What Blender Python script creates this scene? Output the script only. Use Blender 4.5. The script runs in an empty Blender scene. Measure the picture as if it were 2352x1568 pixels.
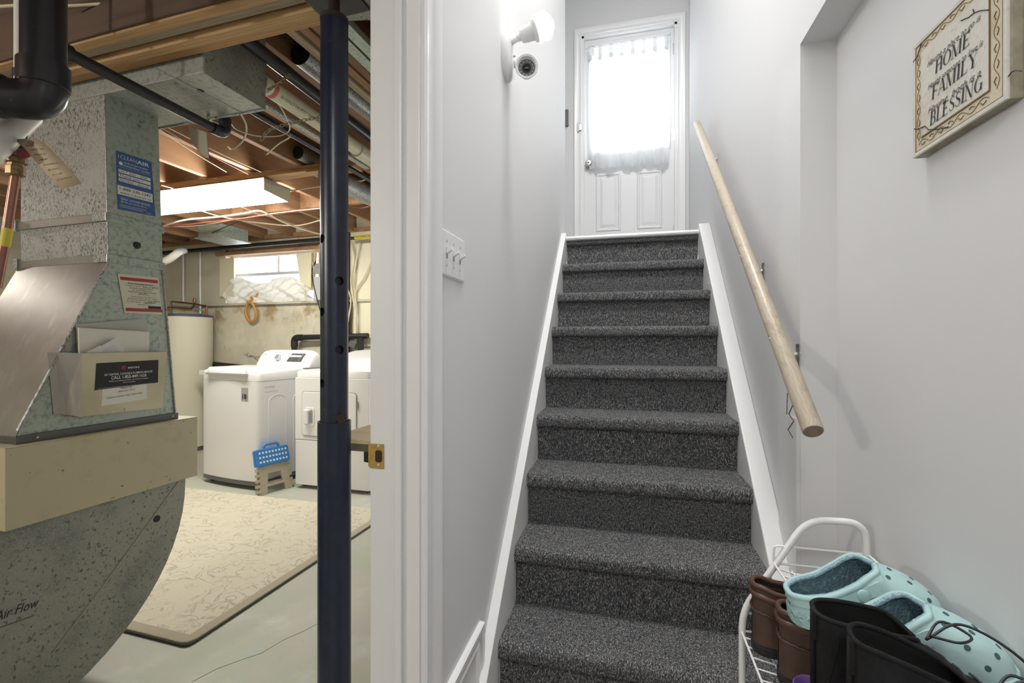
import bpy, bmesh, math, random
from mathutils import Vector, Matrix, Euler
random.seed(7)
R = math.radians
CH = 1.172                      # camera height above the floor; all heights below are relative to the camera
FOC = 1060.0                    # focal length in pixels of the 2352 x 1568 frame
YAW = 13.83                     # camera turned left of the stair axis
TURN = -2.92                    # the furnace room is built a little out of square with the stairs
sc = bpy.context.scene
col = sc.collection

# ---------------------------------------------------------------- camera
cam_d = bpy.data.cameras.new('camera')
cam_d.sensor_width = 36.0
cam_d.lens = 36.0 * FOC / 2352.0
cam_d.clip_start = 0.02
cam = bpy.data.objects.new('camera', cam_d)
cam.location = (0, 0, CH)
cam.rotation_euler = (R(90), 0, R(YAW))
col.objects.link(cam)
sc.camera = cam

# ---------------------------------------------------------------- world, exposure
w = bpy.data.worlds.new('world'); sc.world = w; w.use_nodes = True
bg = w.node_tree.nodes['Background']
bg.inputs[0].default_value = (0.93, 0.97, 1.0, 1)
bg.inputs[1].default_value = 4.0
vs = sc.view_settings
vs.view_transform = 'Standard'; vs.look = 'None'; vs.gamma = 1.0; vs.use_curve_mapping = False
vs.exposure = 0.66
sc.cycles.use_denoising = True
sc.cycles.max_bounces = 10
sc.cycles.diffuse_bounces = 6
sc.cycles.transparent_max_bounces = 12
sc.cycles.sample_clamp_indirect = 6.0
sc.cycles.caustics_reflective = False
sc.cycles.caustics_refractive = False

def rot2(p, deg):
    a = R(deg); c, s = math.cos(a), math.sin(a)
    return Vector((p[0]*c - p[1]*s, p[0]*s + p[1]*c, p[2]))

def lamp(name, kind, loc, power, color=(1, 1, 1), size=.3, size_y=None, rot=(0, 0, 0), fr='S', shape=None):
    d = bpy.data.lights.new(name, kind); d.energy = power; d.color = color
    if kind == 'AREA':
        d.size = size
        if size_y: d.shape = 'RECTANGLE'; d.size_y = size_y
        if shape: d.shape = shape
    else:
        d.shadow_soft_size = size
    o = bpy.data.objects.new(name, d); col.objects.link(o)
    L = Vector(loc)
    if fr == 'B':
        L = rot2(L, TURN); rot = (rot[0], rot[1], rot[2] + R(TURN))
    o.location = L + Vector((0, 0, CH)); o.rotation_euler = rot
    return o
# unseen fill lights added to brighten hall, stairs and furnace room (housings below)
lamp('hall_fill_light', 'AREA', (0.08, -0.75, 1.16), 12, (1, .985, .96), .34, shape='DISK')
lamp('stairwell_fill_light', 'AREA', (0.05, 1.5, 3.2), 36, (1, .99, .97), .6, shape='DISK')
lamp('furnace_fill_light', 'POINT', (-2.4, -1.15, .74), 38, (1, .98, .93), .06, fr='B')
lamp('furnace_far_fill_light', 'POINT', (-4.6, .9, 1.0), 24, (1, .96, .86), .06, fr='B')

# ---------------------------------------------------------------- sight lines: where a point of the photo lies on a given plane of the room
def ray(x, y, fr):
    t = R(YAW if fr == 'S' else YAW - TURN)
    u = (x - 1176.0)/FOC; v = (784.0 - y)/FOC
    return Vector((u*math.cos(t) - math.sin(t), u*math.sin(t) + math.cos(t), v))
def atX(x, y, X, fr='B'):
    r = ray(x, y, fr); return r*(X/r.x)
def atY(x, y, Y, fr='B'):
    r = ray(x, y, fr); return r*(Y/r.y)
def atZ(x, y, Z, fr='B'):
    r = ray(x, y, fr); return r*(Z/r.z)

# ---------------------------------------------------------------- mesh builder
def basis(d):
    d = Vector(d).normalized()
    a = Vector((0, 0, 1)) if abs(d.z) < .9 else Vector((1, 0, 0))
    x = d.cross(a).normalized(); y = d.cross(x).normalized()
    return x, y
class MB:
    def __init__(s): s.v = []; s.f = []
    def add(s, vs, fs):
        n = len(s.v); s.v += [Vector(p) for p in vs]; s.f += [tuple(i + n for i in f) for f in fs]; return s
    def box(s, a, b):
        x0, x1 = sorted((a[0], b[0])); y0, y1 = sorted((a[1], b[1])); z0, z1 = sorted((a[2], b[2]))
        return s.add([(x0,y0,z0),(x1,y0,z0),(x1,y1,z0),(x0,y1,z0),(x0,y0,z1),(x1,y0,z1),(x1,y1,z1),(x0,y1,z1)],
                     [(0,3,2,1),(4,5,6,7),(0,1,5,4),(1,2,6,5),(2,3,7,6),(3,0,4,7)])
    def obox(s, c, size, m):
        "box with centre c, size, orientation matrix m (3x3)"
        h = [k/2 for k in size]; P = []
        for z in (-1, 1):
            for x, y in ((-1,-1),(1,-1),(1,1),(-1,1)):
                P.append(Vector(c) + m @ Vector((x*h[0], y*h[1], z*h[2])))
        return s.add(P, [(0,3,2,1),(4,5,6,7),(0,1,5,4),(1,2,6,5),(2,3,7,6),(3,0,4,7)])
    def prism(s, poly, axis, lo, hi):
        "extrude a polygon; axis x: poly is (y,z); y: (x,z); z: (x,y)"
        def P(a, t): return {'x': (t, a[0], a[1]), 'y': (a[0], t, a[1]), 'z': (a[0], a[1], t)}[axis]
        n = len(poly)
        V = [P(a, lo) for a in poly] + [P(a, hi) for a in poly]
        Fc = [tuple(range(n))[::-1], tuple(range(n, 2*n))] + [(i, (i+1) % n, (i+1) % n + n, i + n) for i in range(n)]
        return s.add(V, Fc)
    def loft(s, rings, close=True, cap0=True, cap1=True):
        n = len(rings[0]); V = [p for r in rings for p in r]; Fc = []
        for k in range(len(rings) - 1):
            for i in range(n if close else n - 1):
                j = (i + 1) % n
                Fc.append((k*n + i, k*n + j, (k+1)*n + j, (k+1)*n + i))
        if cap0 and close: Fc.append(tuple(range(n))[::-1])
        if cap1 and close: m = (len(rings) - 1)*n; Fc.append(tuple(range(m, m + n)))
        return s.add(V, Fc)
    def cyl(s, p0, p1, r0, r1=None, seg=16, caps=True):
        r1 = r0 if r1 is None else r1
        p0, p1 = Vector(p0), Vector(p1); x, y = basis(p1 - p0)
        ring = lambda p, r: [p + (x*math.cos(2*math.pi*i/seg) + y*math.sin(2*math.pi*i/seg))*r for i in range(seg)]
        return s.loft([ring(p0, r0), ring(p1, r1)], True, caps, caps)
    def lathe(s, o, d, prof, seg=20, cap0=True, cap1=True):
        "profile of (distance along d, radius)"
        o = Vector(o); d = Vector(d).normalized(); x, y = basis(d)
        return s.loft([[o + d*t + (x*math.cos(2*math.pi*i/seg) + y*math.sin(2*math.pi*i/seg))*r for i in range(seg)] for t, r in prof], True, cap0, cap1)
    def tube(s, pts, r, seg=8, closed=False, caps=True):
        pts = [Vector(p) for p in pts]; n = len(pts); rings = []; x = None
        for i, p in enumerate(pts):
            if closed: t = pts[(i+1) % n] - pts[i-1]
            else: t = pts[min(i+1, n-1)] - pts[max(i-1, 0)]
            t.normalize()
            if x is None: x, y = basis(t)
            else:
                x = (x - t*x.dot(t)).normalized(); 
            y = t.cross(x)
            rr = r[i] if isinstance(r, (list, tuple)) else r
            rings.append([p + (x*math.cos(2*math.pi*k/seg) + y*math.sin(2*math.pi*k/seg))*rr for k in range(seg)])
        if closed: rings.append(rings[0]); caps = False
        return s.loft(rings, True, caps, caps)
    def sphere(s, c, r, seg=14, rings=8, sc3=(1, 1, 1)):
        c = Vector(c); R_ = []
        for j in range(rings + 1):
            a = math.pi*(j + (1e-3 if j == 0 else (-1e-3 if j == rings else 0)))/rings
            R_.append([c + Vector((math.sin(a)*math.cos(2*math.pi*i/seg)*r*sc3[0], math.sin(a)*math.sin(2*math.pi*i/seg)*r*sc3[1], math.cos(a)*r*sc3[2])) for i in range(seg)])
        return s.loft(R_)
    def grid(s, fn, nu, nv):
        V = [fn(i/nu, j/nv) for j in range(nv + 1) for i in range(nu + 1)]
        return s.add(V, [(j*(nu+1)+i, j*(nu+1)+i+1, (j+1)*(nu+1)+i+1, (j+1)*(nu+1)+i) for j in range(nv) for i in range(nu)])
    def merge(s, o): return s.add(o.v, o.f)
    def xf(s, m):
        s.v = [m @ p for p in s.v]; return s

def smooth_path(pts, n=6):
    "Catmull-Rom through the points"
    P = [Vector(p) for p in pts]; P = [P[0]*2 - P[1]] + P + [P[-1]*2 - P[-2]]; out = []
    for i in range(1, len(P) - 2):
        for k in range(n):
            t = k/n
            out.append(.5*((2*P[i]) + (-P[i-1] + P[i+1])*t + (2*P[i-1] - 5*P[i] + 4*P[i+1] - P[i+2])*t*t + (-P[i-1] + 3*P[i] - 3*P[i+1] + P[i+2])*t**3))
    out.append(P[-2]); return out
def round_path(pts, r, n=5):
    "polyline with rounded corners"
    P = [Vector(p) for p in pts]; out = [P[0]]
    for i in range(1, len(P) - 1):
        a, b, c = P[i-1], P[i], P[i+1]
        d1 = (a - b); d2 = (c - b); k = min(r, d1.length*.49, d2.length*.49)
        p, q = b + d1.normalized()*k, b + d2.normalized()*k
        for j in range(n + 1):
            t = j/n; out.append(p*(1-t)**2 + b*2*t*(1-t) + q*t*t)
    out.append(P[-1]); return out
def rrect(w_, h_, r, n=4, cx=0, cy=0):
    pts = []
    for (sx, sy, a0) in ((1,1,0),(-1,1,90),(-1,-1,180),(1,-1,270)):
        for k in range(n + 1):
            a = R(a0 + 90*k/n); pts.append((cx + sx*(w_/2 - r) + r*math.cos(a), cy + sy*(h_/2 - r) + r*math.sin(a)))
    return pts

# ---------------------------------------------------------------- objects
ORG = {}
def place(o, origin, fr, rz=0.0):
    L = Vector(origin)
    if fr == 'B': L = rot2(L, TURN); rz += TURN
    o.location = L + Vector((0, 0, CH)); o.rotation_euler = (0, 0, R(rz))
def tag(o, label=None, cat=None, group=None, kind=None):
    for k, v in (('label', label), ('category', cat), ('group', group), ('kind', kind)):
        if v: o[k] = v
    return o
def thing(name, label, cat, origin, fr='S', rz=0.0, group=None, kind=None, local=False):
    o = bpy.data.objects.new(name, None); o.empty_display_size = .05; col.objects.link(o)
    place(o, origin, fr, rz); tag(o, label, cat, group, kind)
    ORG[o] = Vector((0, 0, 0)) if local else Vector(origin)
    return o
def to_mesh(name, mb, mat, smooth=None):
    me = bpy.data.meshes.new(name); me.from_pydata([tuple(p) for p in mb.v], [], mb.f)
    bm = bmesh.new(); bm.from_mesh(me); bmesh.ops.recalc_face_normals(bm, faces=bm.faces); bm.to_mesh(me); bm.free()
    if mat: me.materials.append(mat)
    if smooth is not None:
        for p in me.polygons: p.use_smooth = True
        me.set_sharp_from_angle(angle=R(smooth))
    return me
def part(parent, name, mb, mat, smooth=None, bevel=0, sub=0, label=None, solid=0, seg=2, kind=None):
    org = ORG[parent]
    mb.v = [p - org for p in mb.v]
    o = bpy.data.objects.new(name, to_mesh(name, mb, mat, smooth)); col.objects.link(o)
    o.parent = parent; ORG[o] = org
    if label: o['label'] = label
    if name in ('lettering', 'print_band', 'red_number', 'vent_dots'): kind = 'stuff'
    if kind: o['kind'] = kind
    mods(o, bevel, sub, solid, seg); return o
def mods(o, bevel, sub, solid, seg=2):
    if solid:
        m = o.modifiers.new('solid', 'SOLIDIFY'); m.thickness = solid; m.offset = 0
    if bevel:
        m = o.modifiers.new('bevel', 'BEVEL'); m.width = bevel; m.segments = seg; m.limit_method = 'ANGLE'; m.angle_limit = R(35)
    if sub:
        m = o.modifiers.new('sub', 'SUBSURF'); m.levels = sub; m.render_levels = sub
def single(name, mb, mat, label=None, cat=None, fr='S', group=None, kind=None, smooth=None, bevel=0, sub=0, solid=0, origin=None, seg=2):
    if origin is None:
        lo = [min(p[i] for p in mb.v) for i in range(3)]; hi = [max(p[i] for p in mb.v) for i in range(3)]
        origin = ((lo[0]+hi[0])/2, (lo[1]+hi[1])/2, lo[2])
    org = Vector(origin); mb.v = [p - org for p in mb.v]
    o = bpy.data.objects.new(name, to_mesh(name, mb, mat, smooth)); col.objects.link(o)
    place(o, org, fr); tag(o, label, cat, group, kind); ORG[o] = org
    mods(o, bevel, sub, solid, seg); return o
def structure(name, mb, mat, fr='S', **k): return single(name, mb, mat, fr=fr, kind='structure', **k)
def carve(o, cutter_mb, keep_smooth=None):
    "boolean difference, applied; the cutter is thrown away"
    org = ORG[o]; cutter_mb.v = [p - org for p in cutter_mb.v]
    c = bpy.data.objects.new('cutter', to_mesh('cutter', cutter_mb, None)); col.objects.link(c)
    c.matrix_world = o.matrix_world.copy(); c.parent = o.parent; c.location = o.location; c.rotation_euler = o.rotation_euler
    m = o.modifiers.new('cut', 'BOOLEAN'); m.object = c; m.operation = 'DIFFERENCE'; m.solver = 'EXACT'
    bpy.context.view_layer.update()
    dg = bpy.context.evaluated_depsgraph_get()
    me = bpy.data.meshes.new_from_object(o.evaluated_get(dg))
    mats = [mm for mm in o.data.materials]
    o.modifiers.remove(m); o.data = me
    if keep_smooth is not None:
        for p in me.polygons: p.use_smooth = True
        me.set_sharp_from_angle(angle=R(keep_smooth))
    bpy.data.objects.remove(c)
# flat print: text as a thin mesh
def text_mb(body, o, ux, uy, height=None, width=None, shear=0, bold=0.0, align='LEFT', lift=.0006):
    "letters on the plane through o; ux reading direction, uy up; fitted to the given height and width"
    cu = bpy.data.curves.new('txt', 'FONT'); cu.body = body; cu.size = 1; cu.shear = shear; cu.offset = bold; cu.resolution_u = 2
    ob = bpy.data.objects.new('txt', cu); col.objects.link(ob); bpy.context.view_layer.update()
    me = bpy.data.meshes.new_from_object(ob.evaluated_get(bpy.context.evaluated_depsgraph_get()))
    vs_ = [v.co.copy() for v in me.vertices]; fs_ = [tuple(p.vertices) for p in me.polygons]
    bpy.data.objects.remove(ob); bpy.data.curves.remove(cu); bpy.data.meshes.remove(me)
    mb = MB()
    if not vs_: return mb
    x0 = min(v.x for v in vs_); x1 = max(v.x for v in vs_)
    cap = .72
    sy = height/cap if height else None
    sx = width/(x1 - x0) if width else sy
    if sy is None: sy = sx
    ux = Vector(ux).normalized(); uy = Vector(uy); uy = (uy - ux*uy.dot(ux)).normalized(); n = ux.cross(uy)
    sh = {'LEFT': 0, 'CENTER': -.5*(x1-x0)*sx, 'RIGHT': -(x1-x0)*sx}[align]
    mb.add([Vector(o) + ux*((v.x - x0)*sx + sh) + uy*(v.y*sy) + n*lift for v in vs_], fs_)
    return mb

# ---------------------------------------------------------------- materials
def new_mat(name):
    m = bpy.data.materials.new(name); m.use_nodes = True
    return m, m.node_tree.nodes, m.node_tree.links, m.node_tree.nodes['Principled BSDF']
def M(name, c, rough=.5, metal=0.0, spots=(), bump=None, coat=0.0, spec=.5, emit=None, stretch=(1, 1, 1), trans=0.0):
    """spots: list of (scale, colour, lo, hi, detail[, stretch]) mixed one over the other by noise; bump: (scale, strength, detail[, stretch])"""
    m, N, L, b = new_mat(name)
    b.inputs['Roughness'].default_value = rough; b.inputs['Metallic'].default_value = metal
    b.inputs['Specular IOR Level'].default_value = spec
    b.inputs['Coat Weight'].default_value = coat
    if trans: b.inputs['Transmission Weight'].default_value = trans
    tc = None
    def coord(st):
        nonlocal tc
        if tc is None: tc = N.new('ShaderNodeTexCoord')
        mp = N.new('ShaderNodeMapping'); L.new(tc.outputs['Object'], mp.inputs[0]); mp.inputs['Scale'].default_value = st
        return mp.outputs[0]
    cur = None
    c4 = (*c, 1)
    for i, sp in enumerate(spots):
        scl, c2, lo, hi, det = sp[:5]; st = sp[5] if len(sp) > 5 else stretch
        nz = N.new('ShaderNodeTexNoise'); nz.inputs['Scale'].default_value = scl; nz.inputs['Detail'].default_value = det; nz.inputs['Roughness'].default_value = .6
        off = N.new('ShaderNodeVectorMath'); off.operation = 'ADD'; off.inputs[1].default_value = (i*7.3, i*3.1, i*5.7)
        L.new(coord(st), off.inputs[0]); L.new(off.outputs[0], nz.inputs['Vector'])
        rp = N.new('ShaderNodeMapRange'); rp.inputs[1].default_value = lo; rp.inputs[2].default_value = hi
        L.new(nz.outputs[0], rp.inputs[0])
        mx = N.new('ShaderNodeMix'); mx.data_type = 'RGBA'
        L.new(rp.outputs[0], mx.inputs[0])
        if cur is None: mx.inputs[6].default_value = c4
        else: L.new(cur, mx.inputs[6])
        mx.inputs[7].default_value = (*c2, 1); cur = mx.outputs[2]
    if cur is None: b.inputs['Base Color'].default_value = c4
    else: L.new(cur, b.inputs['Base Color'])
    if bump:
        nz = N.new('ShaderNodeTexNoise'); nz.inputs['Scale'].default_value = bump[0]; nz.inputs['Detail'].default_value = bump[2]
        L.new(coord(bump[3] if len(bump) > 3 else stretch), nz.inputs['Vector'])
        bp = N.new('ShaderNodeBump'); bp.inputs['Strength'].default_value = bump[1]; bp.inputs['Distance'].default_value = .004
        L.new(nz.outputs[0], bp.inputs['Height']); L.new(bp.outputs[0], b.inputs['Normal'])
    if emit:
        b.inputs['Emission Color'].default_value = (*emit[0], 1); b.inputs['Emission Strength'].default_value = emit[1]
    return m
def wood(name, c1, c2, c3, axis='y', scale=6, rough=.6, dist=6, knots=True):
    m, N, L, b = new_mat(name)
    tc = N.new('ShaderNodeTexCoord'); mp = N.new('ShaderNodeMapping'); L.new(tc.outputs['Object'], mp.inputs[0])
    st = {'x': (.12, 1, 1), 'y': (1, .12, 1), 'z': (1, 1, .12)}[axis]
    mp.inputs['Scale'].default_value = tuple(k*scale for k in st)
    n1 = N.new('ShaderNodeTexNoise'); n1.inputs['Scale'].default_value = 3; n1.inputs['Detail'].default_value = 3; L.new(mp.outputs[0], n1.inputs['Vector'])
    wv = N.new('ShaderNodeTexWave'); wv.bands_direction = 'X' if axis != 'x' else 'Y'; wv.inputs['Scale'].default_value = 2.5; wv.inputs['Distortion'].default_value = dist; wv.inputs['Detail'].default_value = 3
    L.new(mp.outputs[0], wv.inputs['Vector'])
    rp = N.new('ShaderNodeValToRGB'); rp.color_ramp.elements[0].color = (*c1, 1); rp.color_ramp.elements[1].color = (*c2, 1)
    L.new(wv.outputs[0], rp.inputs[0])
    mr = N.new('ShaderNodeMapRange'); mr.inputs[1].default_value = .52; mr.inputs[2].default_value = .75; L.new(n1.outputs[0], mr.inputs[0])
    mx = N.new('ShaderNodeMix'); mx.data_type = 'RGBA'; L.new(mr.outputs[0], mx.inputs[0]); L.new(rp.outputs[0], mx.inputs[6]); mx.inputs[7].default_value = (*c3, 1)
    L.new(mx.outputs[2], b.inputs['Base Color']); b.inputs['Roughness'].default_value = rough
    return m
def glow(name, c, s):
    m = bpy.data.materials.new(name); m.use_nodes = True; N = m.node_tree.nodes; N.clear()
    e = N.new('ShaderNodeEmission'); e.inputs[0].default_value = (*c, 1); e.inputs[1].default_value = s
    o = N.new('ShaderNodeOutputMaterial'); m.node_tree.links.new(e.outputs[0], o.inputs[0]); return m
def sheer(name, c, transp, transl):
    m = bpy.data.materials.new(name); m.use_nodes = True; N = m.node_tree.nodes; L = m.node_tree.links; N.clear()
    d = N.new('ShaderNodeBsdfDiffuse'); d.inputs[0].default_value = (*c, 1)
    t = N.new('ShaderNodeBsdfTranslucent'); t.inputs[0].default_value = (*c, 1)
    p = N.new('ShaderNodeBsdfTransparent')
    a = N.new('ShaderNodeMixShader'); a.inputs[0].default_value = transl; L.new(d.outputs[0], a.inputs[1]); L.new(t.outputs[0], a.inputs[2])
    b = N.new('ShaderNodeMixShader'); b.inputs[0].default_value = transp; L.new(a.outputs[0], b.inputs[1]); L.new(p.outputs[0], b.inputs[2])
    o = N.new('ShaderNodeOutputMaterial'); L.new(b.outputs[0], o.inputs[0]); return m
def pane(name):
    m = bpy.data.materials.new(name); m.use_nodes = True; N = m.node_tree.nodes; L = m.node_tree.links; N.clear()
    g = N.new('ShaderNodeBsdfGlossy'); g.inputs['Roughness'].default_value = .03
    p = N.new('ShaderNodeBsdfTransparent')
    a = N.new('ShaderNodeMixShader'); a.inputs[0].default_value = .06; L.new(p.outputs[0], a.inputs[1]); L.new(g.outputs[0], a.inputs[2])
    o = N.new('ShaderNodeOutputMaterial'); L.new(a.outputs[0], o.inputs[0]); return m

WALL = M('white wall paint', (.69, .69, .693), .6, bump=(60, .05, 2), spec=.35)
TRIM = M('white gloss trim', (.80, .80, .80), .28, bump=(25, .03, 2))
DOORW = M('white door paint', (.76, .765, .77), .35)
JAMB = M('white jamb paint', (.68, .68, .68), .35, bump=(40, .06, 2))
CARPET = M('charcoal loop carpet', (.070, .072, .078), .95, spec=.1,
           spots=[(360, (.56, .55, .52), .50, .70, 2, (1.3, .6, .45)), (170, (.030, .031, .036), .52, .70, 2, (1.3, .5, .35))], bump=(320, .9, 2))
OAK = wood('pale ash rail wood', (.50, .44, .35), (.45, .385, .295), (.37, .31, .23), 'y', 14, .38, 9)
OAKEND = wood('rail end grain', (.26, .20, .14), (.20, .15, .10), (.15, .11, .07), 'z', 30, .6)
NICKEL = M('brushed nickel', (.55, .54, .52), .3, .9)
DARK = M('dark recess', (.01, .01, .011), .6)
BLACKP = M('black plastic', (.012, .012, .013), .4)
BRASS = M('polished brass', (.72, .50, .18), .2, .95, spots=[(60, (.55, .36, .12), .5, .7, 2)])
WHITEPL = M('white plastic', (.78, .78, .78), .3)
GALV = M('galvanized sheet', (.40, .41, .40), .45, .45,
         spots=[(165, (.12, .125, .12), .49, .61, 3, (1.2, 1.2, .6)), (9, (.40, .42, .40), .45, .7, 3)], bump=(30, .05, 2))
GALVG = M('galvanized sheet green tint', (.40, .46, .41), .4, .45,
          spots=[(60, (.25, .31, .27), .48, .64, 3), (24, (.15, .17, .15), .66, .74, 3), (5, (.45, .5, .46), .5, .8, 2)], bump=(20, .05, 2))
GALVS = M('smooth steel sheet', (.42, .41, .39), .33, .75, spots=[(4, (.30, .29, .28), .4, .75, 3), (25, (.50, .49, .47), .55, .8, 3, (1, 1, .2))])
GALVD = M('grimy duct sheet', (.30, .305, .265), .5, .2,
          spots=[(90, (.09, .095, .085), .57, .67, 3), (5, (.17, .18, .17), .46, .72, 5), (180, (.36, .36, .31), .54, .70, 2)], bump=(25, .08, 2))
BEIGE = M('beige enamel', (.50, .45, .30), .42, spots=[(16, (.42, .37, .24), .55, .8, 3), (45, (.22, .17, .09), .70, .75, 2)])
# ================================================================ THE SETTING, stair side (frame S)
FLOOR = -CH
XL, XR, XN = -.43, .525, .624
# walls
m = MB(); m.box((-.54, .92, FLOOR), (XL, 3.373, 3.3)); m.box((-.54, .07, .86), (XL, .92, 3.3)); m.box((-.54, -2.2, FLOOR), (XL, .07, 3.3))
structure('wall_left', m, WALL)
m = MB(); m.box((XR, 1.601, FLOOR), (.76, 4.35, 3.3)); m.box((XR, -2.2, .92), (.76, 1.601, 3.3)); m.box((XN, -2.2, FLOOR), (.76, 1.601, .92))
structure('wall_right', m, WALL)
DX0, DX1, DZ0, DZ1, DY = -.385, .43, .715, 2.752, 4.2
m = MB(); m.box((-1.14, DY, .5), (DX0, DY+.14, 3.3)); m.box((DX1, DY, .5), (.76, DY+.14, 3.3)); m.box((DX0, DY, DZ1), (DX1, DY+.14, 3.3)); m.box((DX0, DY, .5), (DX1, DY+.14, DZ0))
structure('wall_end', m, WALL)
structure('wall_landing_side', MB().box((-1.1, 3.33, .5), (-.54, 3.373, 3.3)).box((-1.14, 3.33, .5), (-1.1, 4.34, 3.3)), WALL)
structure('wall_behind', MB().box((-.54, -2.3, FLOOR), (.76, -2.2, 1.3)), WALL)
structure('wall_over_hall', MB().box((-.54, .42, 1.25), (.76, .5, 3.3)), WALL)
structure('ceiling', MB().box((-1.75, .42, 3.3), (.8, 4.4, 3.36)), WALL)
structure('ceiling_hall', MB().box((-.54, -2.3, 1.25), (.76, .5, 1.3)), WALL)
structure('floor_landing', MB().box((-1.1, 3.32, .58), (.525, 4.34, .712)), M('landing vinyl', (.55, .55, .55), .4))
structure('floor_hall', MB().box((-.54, -2.3, FLOOR-.06), (.76, 1.62, FLOOR)), M('hall floor vinyl', (.35, .33, .30), .4))

# ---------------------------------------------------------------- door_1: the back door at the top of the stairs
dr = thing('door_1', 'white panelled back door with a curtained window at the top of the stairs', None, ((DX0+DX1)/2, DY, DZ0), kind='structure')
gx0, gz1 = atY(1362, 100, DY, 'S').x, atY(1445, 88, DY, 'S').z
gx1, gz0 = atY(1535, 345, DY, 'S').x, atY(1445, 342, DY, 'S').z
DYF = DY + .035     # face of the leaf, set back in its frame
m = MB(); lf = DYF + .042
m.box((DX0+.022, DYF, DZ0+.01), (gx0, lf, DZ1-.02)); m.box((gx1, DYF, DZ0+.01), (DX1-.022, lf, DZ1-.02)); m.box((gx0, DYF, gz1), (gx1, lf, DZ1-.02)); m.box((gx0, DYF, DZ0+.01), (gx1, lf, gz0))
part(dr, 'door_leaf', m, DOORW)
part(dr, 'glass_pane', MB().box((gx0, DYF+.018, gz0), (gx1, DYF+.024, gz1)), pane('door glass'))
m = MB()
for a, b in (((gx0-.02, gz0-.02), (gx1+.02, gz0+.012)), ((gx0-.02, gz1-.012), (gx1+.02, gz1+.02)), ((gx0-.02, gz0), (gx0+.012, gz1)), ((gx1-.012, gz0), (gx1+.02, gz1))):
    m.box((a[0], DYF-.009, a[1]), (b[0], DYF+.012, b[1]))
part(dr, 'window_moulding', m, DOORW, bevel=.004)
for (xa, xb, ya, yb) in ((1368, 1426, 392, 531), (1463, 1522, 386, 525)):
    p0 = atY(xa, yb, DY, 'S'); p1 = atY(xb, ya, DY, 'S'); x0, x1, z0, z1 = p0.x, p1.x, p0.z, p1.z
    m = MB()
    def ring(k, y): return [Vector((x0+k, y, z0+k)), Vector((x1-k, y, z0+k)), Vector((x1-k, y, z1-k)), Vector((x0+k, y, z1-k))]
    m.loft([ring(0, DYF), ring(.008, DYF-.009), ring(.018, DYF-.009), ring(.024, DYF-.001), ring(.036, DYF-.001), ring(.06, DYF-.008)], True, False, True)
    part(dr, 'raised_panel', m, DOORW, bevel=.002)
for py in (105, 305, 527):
    z = atY(1556, py, DY, 'S').z
    hg = part(dr, 'hinge', MB().cyl((DX1-.012, DYF-.006, z-.055), (DX1-.012, DYF-.006, z+.055), .007, seg=10).box((DX1-.03, DYF-.002, z-.05), (DX1+.006, DYF+.002, z+.05)), NICKEL, smooth=40)
k = atY(1352, 376, DY, 'S')
kn = part(dr, 'door_knob', MB().lathe((k.x, DYF, k.z), (0, -1, 0), [(0, .034), (.006, .034), (.008, .018), (.03, .016), (.036, .027), (.055, .030), (.066, .022), (.068, .006)], 20), NICKEL, smooth=35)
part(kn, 'keyhole', MB().cyl((k.x, DYF-.067, k.z), (k.x, DYF-.0695, k.z), .007, seg=12), DARK)
# jamb and casing
m = MB(); m.box((DX0-.0, DY-.002, DZ0), (DX0+.02, DY+.14, DZ1)); m.box((DX1-.02, DY-.002, DZ0), (DX1, DY+.14, DZ1)); m.box((DX0, DY-.002, DZ1-.018), (DX1, DY+.14, DZ1))
part(dr, 'door_jamb', m, TRIM)
part(dr, 'threshold', MB().box((DX0+.02, DY+.0, DZ0-.01), (DX1-.02, DY+.13, DZ0+.018)), NICKEL)
def casing(parent, name, path, out, face, w_, mat, t=.016):
    "moulded casing swept along a polyline; out: list of outward directions; face: direction off the wall"
    prof = [(0, 0), (0, t*.7), (.006, t*.95), (w_*.25, t*.75), (w_*.55, t*.85), (w_*.7, t*1.15), (w_*.95, t*1.2), (w_, t*.9), (w_, 0)]
    rings = [[Vector(p) + Vector(o)*a + Vector(face)*b for a, b in prof] for p, o in zip(path, out)]
    return part(parent, name, MB().loft(rings), mat, smooth=25)
casing(dr, 'casing', [(DX0, DY, DZ0), (DX0, DY, DZ1), (DX1, DY, DZ1), (DX1, DY, DZ0)], [(-1, 0, 0), (-1, 0, 1), (1, 0, 1), (1, 0, 0)], (0, -1, 0), .068, TRIM)
k = atY(1330, 295, DY, 'S')
la = part(dr, 'hook_latch', MB().box((k.x-.012, DY-.03, k.z-.04), (k.x+.0, DY-.014, k.z+.04)).box((k.x+.0, DY-.03, k.z-.03), (k.x+.03, DY-.022, k.z+.03)), NICKEL, bevel=.003)

# curtain: sheer, tab topped, on a thin rod
cr = thing('tab_top_curtain', 'sheer white tab-top curtain hanging over the back door window', 'curtain', (.03, DY+.0, 1.6))
tl, tr = atY(1349, 135, DY-.02, 'S'), atY(1536, 118, DY-.02, 'S')
bl, brr = atY(1366, 388, DY-.02, 'S'), atY(1534, 374, DY-.02, 'S')
ztop = tl.z; zbot = bl.z; CYR = DY - .03
def cur(u, v):
    x = tl.x + (tr.x - tl.x)*u; 
    pinch = .03*math.sin(math.pi*v)*(1 if u > .5 else -1)*abs(2*u-1)
    amp = .012 + .016*v
    y = CYR + amp*math.sin(u*38 + 1.1*math.sin(u*9)) + .006*math.sin(u*91 + v*2)
    z = ztop + .01*math.sin(u*8*math.pi)*(1-v) + (zbot - ztop)*v + .012*math.sin(u*19)*v
    return Vector((x + pinch*.5 + .02*v*(1-u), y, z))
SHEER = sheer('sheer curtain cloth', (.86, .87, .88), .12, .58)
part(cr, 'cloth', MB().grid(cur, 110, 24), SHEER, smooth=180)
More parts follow.
